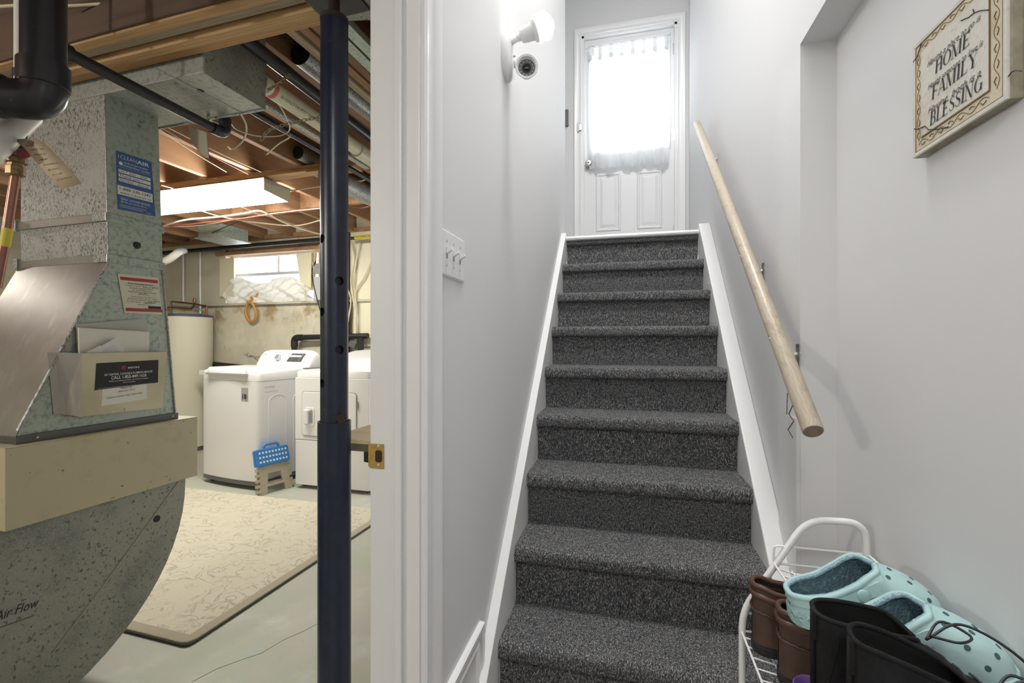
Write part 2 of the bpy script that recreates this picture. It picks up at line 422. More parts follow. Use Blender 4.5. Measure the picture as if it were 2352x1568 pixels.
part(cr, 'rod', MB().cyl((tl.x-.03, CYR, ztop+.085), (tr.x+.03, CYR, ztop+.085), .005, seg=10), TRIM)
HEM = sheer('curtain tab cloth', (.82, .83, .84), .05, .5)
for i in range(8):
    u = (i + .25)/7.5; c = cur(u, 0); hw = .017
    m = MB(); pr = [(CYR-.012, ztop-.03), (CYR-.012, ztop+.085), (CYR-.006, ztop+.093), (CYR+.006, ztop+.093), (CYR+.012, ztop+.085), (CYR+.012, ztop-.03)]
    m.loft([[Vector((c.x-hw, a, b)), Vector((c.x+hw, a, b))] for a, b in pr], False)
    part(cr, 'tab', m, HEM, solid=.002)
def hemf(u, v):
    p = cur(u, 0); return Vector((p.x, p.y-.003, p.z + .0 - .035*v))
part(cr, 'heading', MB().grid(hemf, 110, 2), HEM, smooth=180)
def hemb(u, v):
    p = cur(u, 1); return Vector((p.x, p.y-.003, p.z + .03*v))
part(cr, 'hem', MB().grid(hemb, 110, 2), SHEER, smooth=180)

# small dark wall plate round the corner of the landing
k = atY(1303, 272, DY, 'S')
single('wall_chime', MB().box((k.x-.05, DY-.02, k.z-.075), (k.x+.012, DY, k.z+.075)), M('grey chime plastic', (.12, .12, .12), .4), 'small dark plate on the landing wall beside the back door casing', 'wall plate', bevel=.004)

# ---------------------------------------------------------------- staircase
RUN, RISE = .2203, .2091
NY = [3.183 - RUN*k for k in range(9)]; NZ = [.709] + [.50 - RISE*(k-1) for k in range(1, 9)]
st = thing('staircase', 'straight staircase fully covered in speckled charcoal carpet', 'staircase', (.03, 1.42, FLOOR))
SX0, SX1 = -.397, .457
for k in range(1, 9):
    y, z = NY[k], NZ[k]; zb = NZ[k+1] if k < 8 else FLOOR; yb = y + RUN + .03
    arc = [(y + .022 + .022*math.cos(a), z - .022 + .022*math.sin(a)) for a in [R(90 + 15*i) for i in range(7)]]
    arc2 = [(y + .016 + .016*math.cos(a), z - .040 + .016*math.sin(a)) for a in [R(180 + 18*i) for i in range(6)]]
    poly = [(yb, z)] + arc + arc2 + [(y + .03, z - .057), (y + .032, zb - .002), (yb, zb - .002)]
    part(st, 'step', MB().prism(poly, 'x', SX0, SX1), CARPET, smooth=50)
y, z = NY[0], .692
poly = [(y+.16, z), (y+.012, z), (y+.003, z-.006), (y, z-.016), (y+.004, z-.027), (y+.014, z-.032), (y+.03, z-.033), (y+.032, NZ[1]-.002), (y+.16, NZ[1]-.002)]
part(st, 'top_riser', MB().prism(poly, 'x', SX0, SX1), CARPET, smooth=50)
yb = 3.183
poly = [(yb+.13, .693), (yb-.005, .693), (yb-.016, .698), (yb-.02, .708), (yb-.016, .718), (yb-.004, .723), (yb+.13, .723)]
structure('trim_1', MB().prism(poly, 'x', -.402, .462), TRIM, smooth=40)
# skirt boards: left thin, right deeper
def skirt(name, x0, x1, f, yt, ylow, cap):
    poly = [(yt+.03, f(yt)-.45), (yt+.03, f(yt)-.0), (yt, f(yt)+.012), (ylow, f(ylow)), (ylow-.005, FLOOR), (ylow+.45, FLOOR)]
    m = MB().prism(poly, 'x', x0, x1)
    return structure(name, m, TRIM, bevel=cap)
fl = lambda y: .735 + .9277*(y - 3.17)
fr_ = lambda y: -.01 + .985*(y - 2.4)
skirt('trim_2', XL, -.3965, fl, 3.17, 1.12, .005)
skirt('trim_3', .4565, XR, fr_, 3.17, 1.602, .006)
# sliver board standing in for a wall shadow, with a zigzag mark
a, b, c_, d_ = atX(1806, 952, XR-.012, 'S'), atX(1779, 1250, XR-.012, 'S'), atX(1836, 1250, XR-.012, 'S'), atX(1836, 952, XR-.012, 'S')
cb = thing('corner_shade_strip', 'narrow corner sliver standing in for a wall shadow, with a brown zigzag mark', None, (XR, 1.63, -.72), kind='structure')
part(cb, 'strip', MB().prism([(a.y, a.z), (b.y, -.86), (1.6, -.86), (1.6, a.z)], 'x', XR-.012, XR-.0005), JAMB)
pts = [atX(1816, 917, XR-.0125, 'S'), atX(1822, 928, XR-.0125, 'S'), atX(1812, 950, XR-.0125, 'S'), atX(1823, 967, XR-.0125, 'S'), atX(1810, 986, XR-.0125, 'S'), atX(1821, 1005, XR-.0125, 'S')]
part(cb, 'zigzag_mark', MB().tube([Vector((p.x, p.y, p.z)) for p in pts], .0016, 6), M('brown mark', (.06, .035, .03), .6))
pa, pb = atX(1809, 902, XR-.001, 'S'), atX(1807, 951, XR-.001, 'S')
part(cb, 'dotted_strip', MB().tube([pa, pb], .0018, 6), M('grey dotted strip', (.10, .10, .10), .6, spots=[(300, (.3, .3, .3), .5, .6, 1)]))
# the doorway to the furnace room
fj = thing('door_2', 'white painted doorway between the hall and the furnace room', None, (-.48, .905, FLOOR), kind='structure')
JY = .905
part(fj, 'jamb', MB().box((-.542, JY, FLOOR), (-.425, JY+.018, .86)), JAMB, bevel=.002)
part(fj, 'jamb', MB().box((-.542, .068, FLOOR), (-.425, .085, .86)), JAMB, bevel=.002)
part(fj, 'jamb_head', MB().box((-.542, .085, .842), (-.425, JY, .86)), JAMB, bevel=.002)
sx0, sx1 = atY(909, 700, JY, 'S').x, atY(926, 700, JY, 'S').x
part(fj, 'door_stop', MB().box((sx0, JY-.010, FLOOR), (sx1, JY, .842)), JAMB, bevel=.003)
casing(fj, 'casing', [(XL, JY+.008, FLOOR), (XL, JY+.008, .868), (XL, .06, .868), (XL, .06, FLOOR)], [(0, 1, 0), (0, 1, 1), (0, -1, 1), (0, -1, 0)], (1, 0, 0), .082, TRIM, .018)
# brass strike plate on the jamb
c0, c1 = atY(850, 1018, JY, 'S'), atY(882, 1076, JY, 'S')
sp = part(fj, 'strike_plate', MB().prism([(-.545, c1.z+.004), (-.541, c1.z), (c1.x, c1.z), (c1.x, c0.z), (-.541, c0.z), (-.545, c0.z-.004)], 'y', JY-.0025, JY), BRASS, label='brass strike plate')
hc = atY(871, 1047, JY, 'S')
part(sp, 'latch_hole', MB().prism(rrect(.016, .026, .005, 3, hc.x, hc.z), 'y', JY-.0031, JY-.0025), M('latch hole brown', (.025, .008, .005), .5))
for py in (1025, 1069):
    s_ = atY(871, py, JY, 'S')
    part(sp, 'screw', MB().lathe((s_.x, JY-.0025, s_.z), (0, -1, 0), [(0, .0042), (.0008, .004), (.0012, .002)], 12), NICKEL)
# little access hatch low on the left wall
hx = thing('trim_5', 'moulded white frame of the low access hatch beside the stairs', None, (XL, 1.2, FLOOR), kind='structure')
hz, hy = atX(1060, 1508, XL, 'S').z, 1.338
hz = -.848
casing(hx, 'hatch_frame', [(XL, .82, FLOOR+.03), (XL, .82, hz-.05), (XL, hy-.05, hz-.05), (XL, hy-.05, FLOOR+.03)], [(0, -1, 0), (0, -1, 1), (0, 1, 1), (0, 1, 0)], (1, 0, 0), .05, TRIM, .014)
part(hx, 'hatch_panel', MB().box((XL, .82, FLOOR+.03), (XL+.004, hy-.05, hz-.05)), JAMB)
k = atX(1103, 1524, XL, 'S')
part(hx, 'hatch_catch', MB().box((XL, k.y-.006, k.z-.006), (XL+.008, k.y+.010, k.z+.006)), BLACKP, bevel=.002)

# ---------------------------------------------------------------- handrail
RA, RB = Vector((.450, 1.285, -.222)), Vector((.452, 3.21, 1.42))
hr = thing('handrail', 'round pale ash handrail bracketed to the stair wall', 'handrail', (XR, 2.25, .4))
rd = (RB - RA).normalized()
part(hr, 'rail', MB().lathe(RA, rd, [(0, .0225), (.002, .024), ((RB-RA).length-.012, .024), ((RB-RA).length-.003, .02), ((RB-RA).length, .010)], 24), OAK, smooth=40)
part(hr, 'end_grain', MB().lathe(RA, -rd, [(0, .0226), (.0008, .0222)], 24), OAKEND, label='sawn brown end grain')
for (px, py) in ((1646, 366), (1752, 621), (1832, 812)):
    wp = atX(px, py, XR-.004, 'S')
    t = (wp - RA).dot(rd); rc = RA + rd*t
    b_ = part(hr, 'bracket', MB().lathe((XR, wp.y, wp.z), (-1, 0, 0), [(0, .018), (.004, .018), (.006, .008)], 14).prism([(wp.y-.016, wp.z-.035), (wp.y+.016, wp.z-.035), (wp.y+.016, wp.z+.03), (wp.y-.016, wp.z+.03)], 'x', XR-.004, XR-.0005).tube(smooth_path([(XR-.004, wp.y, wp.z), (XR-.03, wp.y, wp.z-.012), (XR-.055, rc.y, rc.z-.045), (rc.x+.004, rc.y, rc.z-.026)], 5), .0065, 8).obox((rc.x, rc.y, rc.z-.0245), (.02, .05, .004), Matrix.Rotation(math.atan2(rd.z, rd.y), 3, 'X')), NICKEL, smooth=40)
    sd = Vector((-1, 0, 0))
    part(b_, 'screw', MB().sphere(rc + sd*.0235 + Vector((0, -.01, -.008)), .0038, 10, 6), NICKEL, smooth=60)

# ---------------------------------------------------------------- twin-head wall lamp
WL = thing('twin_wall_lamp', 'white twin-socket wall lamp with one glowing bulb and one empty socket', 'wall lamp', (XL, 1.65, .96))
pc = Vector((XL, 1.645, 1.062))
rings = []
for t, k in ((0, 1), (.010, 1), (.020, .93), (.026, .80), (.029, .5)):
    rings.append([pc + Vector((t, .068*k*math.cos(a), .105*k*math.sin(a))) for a in [2*math.pi*i/32 for i in range(32)]])
part(WL, 'back_plate', MB().loft(rings), WHITEPL, smooth=50)
b0, b1 = Vector((-.405, 1.632, 1.088)), Vector((-.372, 1.617, 1.092))
ax = Vector((.095, .012, .036)).normalized()
part(WL, 'swivel_arm', MB().tube([b0, b1], .010, 12).sphere(b1, .013, 12, 8), WHITEPL, smooth=40)
part(WL, 'lamp_holder', MB().lathe(b1, ax, [(.004, .012), (.008, .021), (.014, .024), (.052, .030), (.056, .037), (.064, .040), (.068, .036)], 28), WHITEPL, smooth=40)
bo = b1 + ax*.062
part(WL, 'bulb_collar', MB().lathe(bo, ax, [(.002, .034), (.006, .046), (.011, .046), (.013, .036)], 28), M('lit glass collar', (.9, .9, .9), .2, emit=((1, .98, .95), 2.5)), smooth=40)
part(WL, 'bulb_reflector', MB().lathe(bo, ax, [(.006, .028), (.016, .040), (.026, .0455), (.037, .0476)], 28), M('silvered bulb glass', (.85, .85, .85), .2, emit=((1, .98, .95), .6)), smooth=60)
part(WL, 'bulb', MB().lathe(bo, ax, [(.0372, .0475), (.048, .043), (.060, .030), (.068, .012), (.069, .002)], 28), glow('lit bulb', (1, .985, .96), 34), smooth=60, label='glowing bulb')
s0 = Vector((-.405, 1.665, 1.035)); sc_ = atX(1210, 152, -.345, 'S')
fd = (Vector((0.02, 0, 0)) - sc_); fd.z *= .25; fd.normalize()
s1 = sc_ - fd*.055
part(WL, 'swivel_arm', MB().tube([s0, s1 - fd*.012], .010, 12).sphere(s1 - fd*.012, .014, 12, 8), WHITEPL, smooth=40)
sk = part(WL, 'empty_socket', MB().lathe(s1, fd, [(-.004, .014), (0, .024), (.044, .031), (.047, .039), (.055, .042), (.057, .040), (.055, .0335), (.035, .0330)], 32, cap1=False), WHITEPL, smooth=40)
part(sk, 'reflector_disc', MB().lathe(s1 + fd*.036, fd, [(0, .0332), (.003, .0332)], 28), M('grey socket disc', (.16, .16, .16), .5))
x_, y_ = basis(fd)
m = MB()
for i in range(12):
    a = 2*math.pi*i/12; m.cyl(s1 + fd*.0392 + (x_*math.cos(a) + y_*math.sin(a))*.0245, s1 + fd*.0402 + (x_*math.cos(a) + y_*math.sin(a))*.0245, .0016, seg=8)
part(sk, 'vent_dots', m, M('pale dots', (.85, .85, .85), .4))
part(sk, 'contact_well', MB().lathe(s1 + fd*.0392, fd, [(0, .0165), (.002, .0165), (.002, .012), (-.0, .011)], 22, cap1=True), DARK, smooth=30)
part(sk, 'contact', MB().obox(s1 + fd*.0402, (.014, .004, .002), Matrix((x_, y_, fd)).transposed()), M('dull contact', (.15, .15, .15), .4, .7))
part(WL, 'photo_sensor', MB().cyl((XL+.026, 1.655, 1.052), (XL+.036, 1.655, 1.052), .004, seg=10), NICKEL)

# ---------------------------------------------------------------- switch plate
sw = thing('light_switch', 'white three-gang toggle switch plate by the doorway', 'light switch', (XL, 1.103, .16))
sy0, sy1, sz0, sz1 = 1.016, 1.190, .158, .274
r1 = [Vector((XL, a, b)) for a, b in ((sy0, sz0), (sy1, sz0), (sy1, sz1), (sy0, sz1))]
r2 = [Vector((XL+.006, a, b)) for a, b in ((sy0+.004, sz0+.004), (sy1-.004, sz0+.004), (sy1-.004, sz1-.004), (sy0+.004, sz1-.004))]
part(sw, 'plate', MB().loft([r1, r2]), WHITEPL, bevel=.0015)
for i, up in enumerate((1, 1, 1)):
    y = sy0 + .041 + .046*i; z = (sz0+sz1)/2
    part(sw, 'toggle_slot', MB().box((XL+.006, y-.0055, z-.013), (XL+.0064, y+.0055, z+.013)), M('slot shade', (.35, .35, .35), .5) if i == 0 else bpy.data.materials['slot shade'])
    tg = MB().loft([[Vector((XL+.006, y-.0048, z-.002)), Vector((XL+.006, y+.0048, z-.002)), Vector((XL+.006, y+.0048, z+.010)), Vector((XL+.006, y-.0048, z+.010))],
                    [Vector((XL+.021, y-.0038, z+.007)), Vector((XL+.021, y+.0038, z+.007)), Vector((XL+.019, y+.0038, z+.014)), Vector((XL+.019, y-.0038, z+.014))]])
    part(sw, 'toggle', tg, WHITEPL, bevel=.0008)
    for dz in (-.030, .030):
        part(sw, 'screw', MB().cyl((XL+.006, y, z+dz), (XL+.0068, y, z+dz), .0027, seg=10), M('screw grey', (.45, .45, .45), .4) if 'screw grey' not in bpy.data.materials else bpy.data.materials['screw grey'])

# housings of the added fill lamps, behind the camera and above the frame
for nm, (x, y, z), lb in (('hall_fill_lamp', (.08, -.75, 1.25), 'unseen round fill lamp added over the hall floor'), ('stairwell_fill_lamp', (.05, 1.5, 3.3), 'unseen round fill lamp added high above the stairs')):
    t = thing(nm, lb, 'ceiling lamp', (x, y, z-.08))
    part(t, 'canopy', MB().lathe((x, y, z), (0, 0, -1), [(0, .17), (.02, .18), (.03, .17)], 28), WHITEPL, smooth=40)
    part(t, 'diffuser', MB().lathe((x, y, z-.03), (0, 0, -1), [(0, .165), (.02, .16), (.035, .12), (.042, .02)], 28), M('frosted glass ' + nm, (.9, .9, .88), .4, emit=((1, .98, .95), 1.5)), smooth=40)
# ================================================================ FURNACE ROOM (frame B)
CONC = M('painted concrete wall', (.60, .57, .46), .8, spots=[(2.2, (.50, .47, .37), .45, .7, 5), (11, (.27, .25, .18), .60, .74, 7, (1.4, 1.4, .4)), (5, (.66, .64, .55), .55, .75, 4), (60, (.25, .23, .17), .73, .78, 3)], bump=(18, .4, 5))
PANELW = M('painted wall board', (.50, .47, .38), .7, spots=[(3, (.42, .40, .33), .5, .75, 4)])
BOARDW = M('cream wall board', (.70, .67, .53), .7, spots=[(2.5, (.62, .59, .47), .5, .75, 4)])
FLOORM = M('worn painted concrete floor', (.46, .47, .41), .55,
           spots=[(1.5, (.45, .41, .40), .42, .64, 5), (2.0, (.39, .45, .33), .48, .72, 5), (4.5, (.54, .56, .53), .54, .74, 7), (11, (.41, .46, .42), .56, .76, 6), (90, (.18, .16, .14), .72, .76, 3)], bump=(50, .12, 4))
JOIST = wood('joist timber', (.35, .20, .11), (.30, .165, .085), (.19, .10, .055), 'y', 5, .75)
JOISTP = wood('pale joist timber', (.46, .38, .26), (.40, .32, .21), (.30, .23, .15), 'y', 5, .75)
SUBF = wood('subfloor boards', (.24, .13, .08), (.20, .105, .065), (.15, .08, .05), 'x', 4, .8)
BEAMW = [wood('beam ply %d' % i, c1, c2, c3, 'x', 11, .7) for i, (c1, c2, c3) in enumerate((((.50, .31, .15), (.44, .26, .12), (.30, .16, .07)), ((.38, .32, .24), (.33, .27, .20), (.24, .19, .14)), ((.52, .34, .17), (.46, .28, .13), (.28, .15, .07)), ((.48, .29, .14), (.42, .24, .11), (.28, .15, .07))))]
IRON = M('black iron pipe', (.022, .023, .026), .42, .3, spots=[(60, (.06, .06, .06), .62, .75, 3)])
ABS = M('black plastic pipe', (.012, .012, .018), .28, spots=[(90, (.05, .05, .05), .70, .76, 2)])
NAVY = M('dark blue post enamel', (.009, .014, .036), .30, .0, spots=[(30, (.014, .021, .048), .45, .7, 3), (70, (.14, .13, .12), .745, .78, 2), (12, (.05, .02, .012), .73, .80, 3)], coat=.0, bump=(30, .06, 3))
PVC = M('white plastic pipe', (.70, .69, .66), .4)
VENT = M('cream vent pipe', (.62, .60, .45), .4)
COPPER = M('aged copper', (.27, .13, .10), .35, .85, spots=[(40, (.20, .10, .07), .55, .72, 3)])
BRASSD = M('dull brass fitting', (.28, .20, .11), .45, .8, spots=[(50, (.14, .09, .05), .5, .7, 3)])
CABLE = M('cream cable jacket', (.62, .57, .42), .5)
CABLER = M('red cable jacket', (.45, .10, .08), .5)
CABLEB = M('black cable jacket', (.015, .015, .015), .5)
CHAINM = M('rusty zinc chain', (.32, .29, .22), .5, .6)
ENAM = M('white appliance enamel', (.77, .77, .785), .25, coat=.3)
ENAMG = M('grey appliance plastic', (.50, .51, .52), .4)
PAPER = M('white paper', (.72, .71, .64), .7)
INK = M('black ink', (.012, .012, .014), .6)

def stain_band(m, z0, z1, colour):
    "rusty damp stains in a band of heights (object space) over an existing material"
    N, L = m.node_tree.nodes, m.node_tree.links; b = N['Principled BSDF']
    src = b.inputs['Base Color'].links[0].from_socket
    tc = N.new('ShaderNodeTexCoord'); sp = N.new('ShaderNodeSeparateXYZ'); L.new(tc.outputs['Object'], sp.inputs[0])
    a = N.new('ShaderNodeMapRange'); a.interpolation_type = 'SMOOTHSTEP'; a.inputs[1].default_value = z0; a.inputs[2].default_value = z0 + (z1-z0)*.5; L.new(sp.outputs[2], a.inputs[0])
    c = N.new('ShaderNodeMapRange'); c.inputs[1].default_value = z1; c.inputs[2].default_value = z1+.01; c.inputs[3].default_value = 1; c.inputs[4].default_value = 0; L.new(sp.outputs[2], c.inputs[0])
    nz = N.new('ShaderNodeTexNoise'); nz.inputs['Scale'].default_value = 3.2; nz.inputs['Detail'].default_value = 7; nz.inputs['Roughness'].default_value = .65; L.new(tc.outputs['Object'], nz.inputs['Vector'])
    d = N.new('ShaderNodeMapRange'); d.inputs[1].default_value = .50; d.inputs[2].default_value = .60; L.new(nz.outputs[0], d.inputs[0])
    m1 = N.new('ShaderNodeMath'); m1.operation = 'MULTIPLY'; L.new(a.outputs[0], m1.inputs[0]); L.new(c.outputs[0], m1.inputs[1])
    m2 = N.new('ShaderNodeMath'); m2.operation = 'MULTIPLY'; L.new(m1.outputs[0], m2.inputs[0]); L.new(d.outputs[0], m2.inputs[1])
    m3 = N.new('ShaderNodeMath'); m3.operation = 'MULTIPLY'; m3.inputs[1].default_value = .8; L.new(m2.outputs[0], m3.inputs[0])
    mx = N.new('ShaderNodeMix'); mx.data_type = 'RGBA'; L.new(m3.outputs[0], mx.inputs[0]); L.new(src, mx.inputs[6]); mx.inputs[7].default_value = (*colour, 1)
    L.new(mx.outputs[2], b.inputs['Base Color'])
stain_band(CONC, CH+.16, CH+.40, (.30, .20, .08))
# shell
FB = FLOOR
structure('floor', MB().box((-6.0, -1.6, FB-.06), (-.62, 4.3, FB)), FLOORM, 'B')
fl0 = [o for o in bpy.data.objects if o.name == 'floor'][0]
part(fl0, 'crack', MB().tube([atZ(*p, FB) for p in ((440, 1566), (500, 1535), (560, 1513), (600, 1500), (650, 1470), (700, 1448), (742, 1425), (800, 1398))], .0011, 5), M('crack', (.16, .14, .12), .9))
wb = structure('wall_back', MB().box((-6.0, 4.1, FB), (-4.62, 4.25, 1.37)).box((-3.38, 4.1, FB), (-1.5, 4.25, 1.37)).box((-1.5, 4.1, FB), (-.78, 4.25, .48)).box((-4.62, 4.1, FB), (-3.38, 4.25, .43)).box((-4.62, 4.1, 1.0), (-3.38, 4.25, 1.37)), CONC, 'B')
structure('wall_furnace_left', MB().box((-6.1, -1.6, FB), (-6.0, 4.25, 1.37)), CONC, 'B')
structure('wall_furnace_near', MB().box((-6.0, -1.7, FB), (-.45, -1.6, 1.37)), CONC, 'B')
# upper wall boards above the ledge
for i, (xa, xb, za, zb_, mt) in enumerate(((-6.0, -5.36, .43, 1.12, PANELW), (-5.355, -4.97, .43, 1.12, PANELW), (-4.965, -4.60, .43, 1.12, PANELW), (-3.05, -2.40, .43, 1.12, BOARDW), (-2.93, -2.40, -.05, .425, BOARDW))):
    part(wb, 'wall_panel', MB().box((xa, 4.06 if i < 4 else 4.075, za), (xb, 4.1, zb_)), mt, bevel=.004)
part(wb, 'ledge', MB().box((-6.0, 4.045, .405), (-2.4, 4.1, .43)), PANELW, bevel=.003)
part(wb, 'sill_plate', MB().box((-6.0, 4.06, 1.12), (-1.5, 4.0995, 1.17)), JOIST)

# window_1 with its frame and panes
wn = thing('window_1', 'bright high basement window with white frame', None, (-4.0, 4.2, .43), 'B', kind='structure')
WX0, WX1, WZ0, WZ1 = -4.62, -3.38, .43, 1.0
m = MB()
for a, b in (((WX0, WZ0), (WX1, WZ0+.04)), ((WX0, WZ1-.05), (WX1, WZ1)), ((WX0, WZ0), (WX0+.04, WZ1)), ((WX1-.04, WZ0), (WX1, WZ1))):
    m.box((a[0], 4.15, a[1]), (b[0], 4.24, b[1]))
part(wn, 'window_frame', m, TRIM, bevel=.004)
part(wn, 'mid_rail', MB().box((WX0+.04, 4.165, .742), (WX1-.04, 4.22, .775)), M('grey rail', (.45, .46, .50), .5), bevel=.003)
part(wn, 'mullion', MB().box((-3.985, 4.17, .775), (-3.955, 4.21, WZ1-.05)), TRIM)
PANE = pane('window glass')
for (xa, xb, za, zb_) in ((WX0+.04, -3.985, .775, WZ1-.05), (-3.955, WX1-.04, .775, WZ1-.05), (WX0+.04, WX1-.04, WZ0+.04, .742)):
    part(wn, 'glass_pane', MB().box((xa, 4.19, za), (xb, 4.195, zb_)), PANE)
part(wn, 'lintel_board', MB().box((WX0-.1, 4.03, .965), (WX1+.1, 4.1, 1.0)), JOIST)
# foam boards either side of the window
SHUT = M('cream foam board', (.66, .62, .47), .7)
a, b = atY(505, 680, 4.02), atY(533, 587, 4.02)
bd = thing('foam_board', 'upright cream foam board leaning beside the window over the water heater', 'board', ((a.x+b.x)/2, 4.02, .5), 'B')
part(bd, 'sheet', MB().prism([(a.x, .50), (b.x+.03, .50), (b.x+.03, .93), (a.x, .93)], 'y', 4.015, 4.04), SHUT, bevel=.003)
q = [atY(*p, 4.0) for p in ((682, 582), (717, 580), (716, 662), (691, 645))]
bd = thing('foam_board', 'crooked cream foam board hanging in front of the window, next to the orange ring', 'board', (q[0].x, 4.0, .5), 'B')
part(bd, 'sheet', MB().prism([(p.x, p.z) for p in q], 'y', 3.985, 4.01), SHUT, bevel=.003)
q = [atY(*p, 4.03) for p in ((712, 580), (728, 580), (722, 667), (708, 667))]
part(bd, 'edge_strip', MB().prism([(p.x, p.z) for p in q], 'y', 4.015, 4.03), M('tan foam', (.50, .41, .20), .7))
# crumpled plastic sheet in the window bay
def sheet(u, v):
    x = -4.56 + 1.15*u; z = .425 + (.235 + .03*math.sin(u*5.0) + .05*math.sin(u*9.4+1))*v
    y = 4.07 - .05*math.sin(v*2.6) - .02*math.sin(u*23 + v*7) - .014*math.sin(u*57 - v*11) + .01*math.sin(v*17 + u*31)
    return Vector((x, y - .03*(1-v), z))
single('plastic_sheet', MB().grid(sheet, 90, 18), sheer('crumpled plastic film', (.66, .65, .61), .0, .12), 'crumpled white plastic sheet stuffed along the basement window sill', 'plastic sheet', 'B', smooth=180)
# ---------------------------------------------------------------- ceiling: subfloor, joists, beam
BZ, JZ = .90, 1.13
ce = structure('ceiling_basement', MB().box((-6.0, -1.65, 1.37), (-1.4, 4.25, 1.40)).box((-1.4, -1.65, 1.37), (-.74, 3.2, 1.40)), SUBF, 'B')
structure('ceiling_basement_edge', MB().box((-.85, -1.75, 1.402), (-.541, 3.32, 1.43)), SUBF)
structure('floor_threshold', MB().box((-.80, -1.75, FB-.06), (-.541, 4.3, FB-.001)), FLOORM)
XJ = [-1.415, -1.80, -2.17, -2.55, -2.93, -3.31, -3.69, -4.07, -4.45, -4.83, -5.21, -5.6]
for i, x in enumerate(XJ):
    part(ce, 'joist', MB().box((x-.020, -1.6, JZ + (.0 if i % 3 else .004)), (x+.020, 4.1, 1.37)), JOIST, bevel=.002)
for x, mt in ((-1.262, JOISTP), (-1.205, JOIST), (-1.155, JOIST), (-.93, JOIST), (-.875, JOISTP)):
    part(ce, 'joist', MB().box((x-.019, -1.6, JZ), (x+.019, 3.15, 1.37)), mt, bevel=.002)
ys = [.955, .994, 1.034, 1.074, 1.113]
for i in range(4):
    dz = (.0, .012, -.004, .006)[i]
    part(ce, 'beam_ply', MB().box((-5.9, ys[i]+.0040, BZ+dz), (-.60, ys[i+1]-.0040, JZ-.001)), BEAMW[i], bevel=.0025)
part(ce, 'beam_shade_board', MB().box((-5.9, .9505, BZ+.006), (-.60, .9588, JZ-.001)), wood('grimy shaded beam face', (.115, .07, .048), (.095, .058, .04), (.05, .03, .022), 'x', 9, .8), label='grimy side of the beam with shade put into its colour')  # thin overlay: grime and the poorly lit face's shade both in its colour
# strap boards under the joists
part(ce, 'strapping', MB().box((-4.6, 2.45, 1.092), (-.95, 2.54, JZ-.001)), BEAMW[2], bevel=.002)
part(ce, 'strapping', MB().box((-2.1, 2.43, 1.075), (-1.75, 2.53, 1.0915)), BEAMW[0], bevel=.002)
for i, (xa, xb) in enumerate(((-1.78, -1.435), (-2.15, -1.82), (-2.53, -2.19), (-2.91, -2.57), (-3.29, -2.95), (-3.67, -3.33))):
    part(ce, 'blocking', MB().box((xa, 3.3, JZ+.02), (xb, 3.338, 1.37)), JOIST)

# ---------------------------------------------------------------- steel post
pq = ray(768, 900, 'B')*1.205; PX, PY = pq.x, pq.y
po = thing('support_post', 'dark blue adjustable steel post holding up the wooden beam', 'post', (PX, PY, FB), 'B')
zj = ray(768, 966, 'B').z*1.205
up = part(po, 'upper_tube', MB().cyl((PX, PY, zj-.05), (PX, PY, .83), .0345, seg=40), NAVY, smooth=40)
lo_ = part(po, 'lower_tube', MB().lathe((PX, PY, FB+.01), (0, 0, 1), [(0, .0413), (zj-FB-.01, .0413), (zj-FB-.01, .0375), (zj-FB-.04, .0375)], 40, cap1=False), NAVY, smooth=40)
part(po, 'cap', MB().lathe((PX, PY, .83), (0, 0, 1), [(0, .0352), (.012, .0352), (.018, .028), (.019, .014)], 40), M('rusty dark cap', (.02, .016, .014), .6), smooth=40)
part(po, 'screw_jack', MB().cyl((PX, PY, .845), (PX, PY, BZ-.012), .0135, seg=20), M('rusty screw', (.03, .018, .014), .7, .2))
part(po, 'top_plate', MB().box((PX-.07, PY-.055, BZ-.013), (PX+.07, PY+.055, BZ-.005)), IRON)
part(po, 'base_plate', MB().box((PX-.08, PY-.08, FB), (PX+.08, PY+.08, FB+.011)), IRON)
tc_ = Vector((0, 0, 0)); 
def facing(ang, z):   # point on the post at an angle from the line of sight, + is to the right
    d = Vector((-PX, -PY, 0)).normalized(); d = rot2(d, ang); return d
cut = MB()
for ang, py in ((22, 645), (22, 803), (-62, 548), (-62, 716), (-62, 880), (22, 487-10)):
    if py == 477: continue
    d = facing(ang, 0); z = ray(776, py, 'B').z*1.18
    cut.cyl(Vector((PX, PY, z)) + d*.02, Vector((PX, PY, z)) + d*.06, .0115, seg=20)
carve(up, cut, 40)
part(up, 'tube_core', MB().cyl((PX, PY, zj-.04), (PX, PY, .82), .026, seg=24), DARK)
d = facing(24, 0); z = ray(780, 961, 'B').z*1.18
part(po, 'pin', MB().cyl(Vector((PX, PY, z)) + d*.0, Vector((PX, PY, z)) + d*.0435, .0125, seg=20), M('rust brown pin', (.035, .014, .010), .6), smooth=30, label='rusty brown pin')

# ---------------------------------------------------------------- return air duct
XB, XD = -1.76, -1.80
du = thing('return_air_duct', 'galvanized return air duct with sloped transition, beige filter cabinet and curved elbow', 'duct', (-2.05, 1.15, FB), 'B')
XBK = -2.27
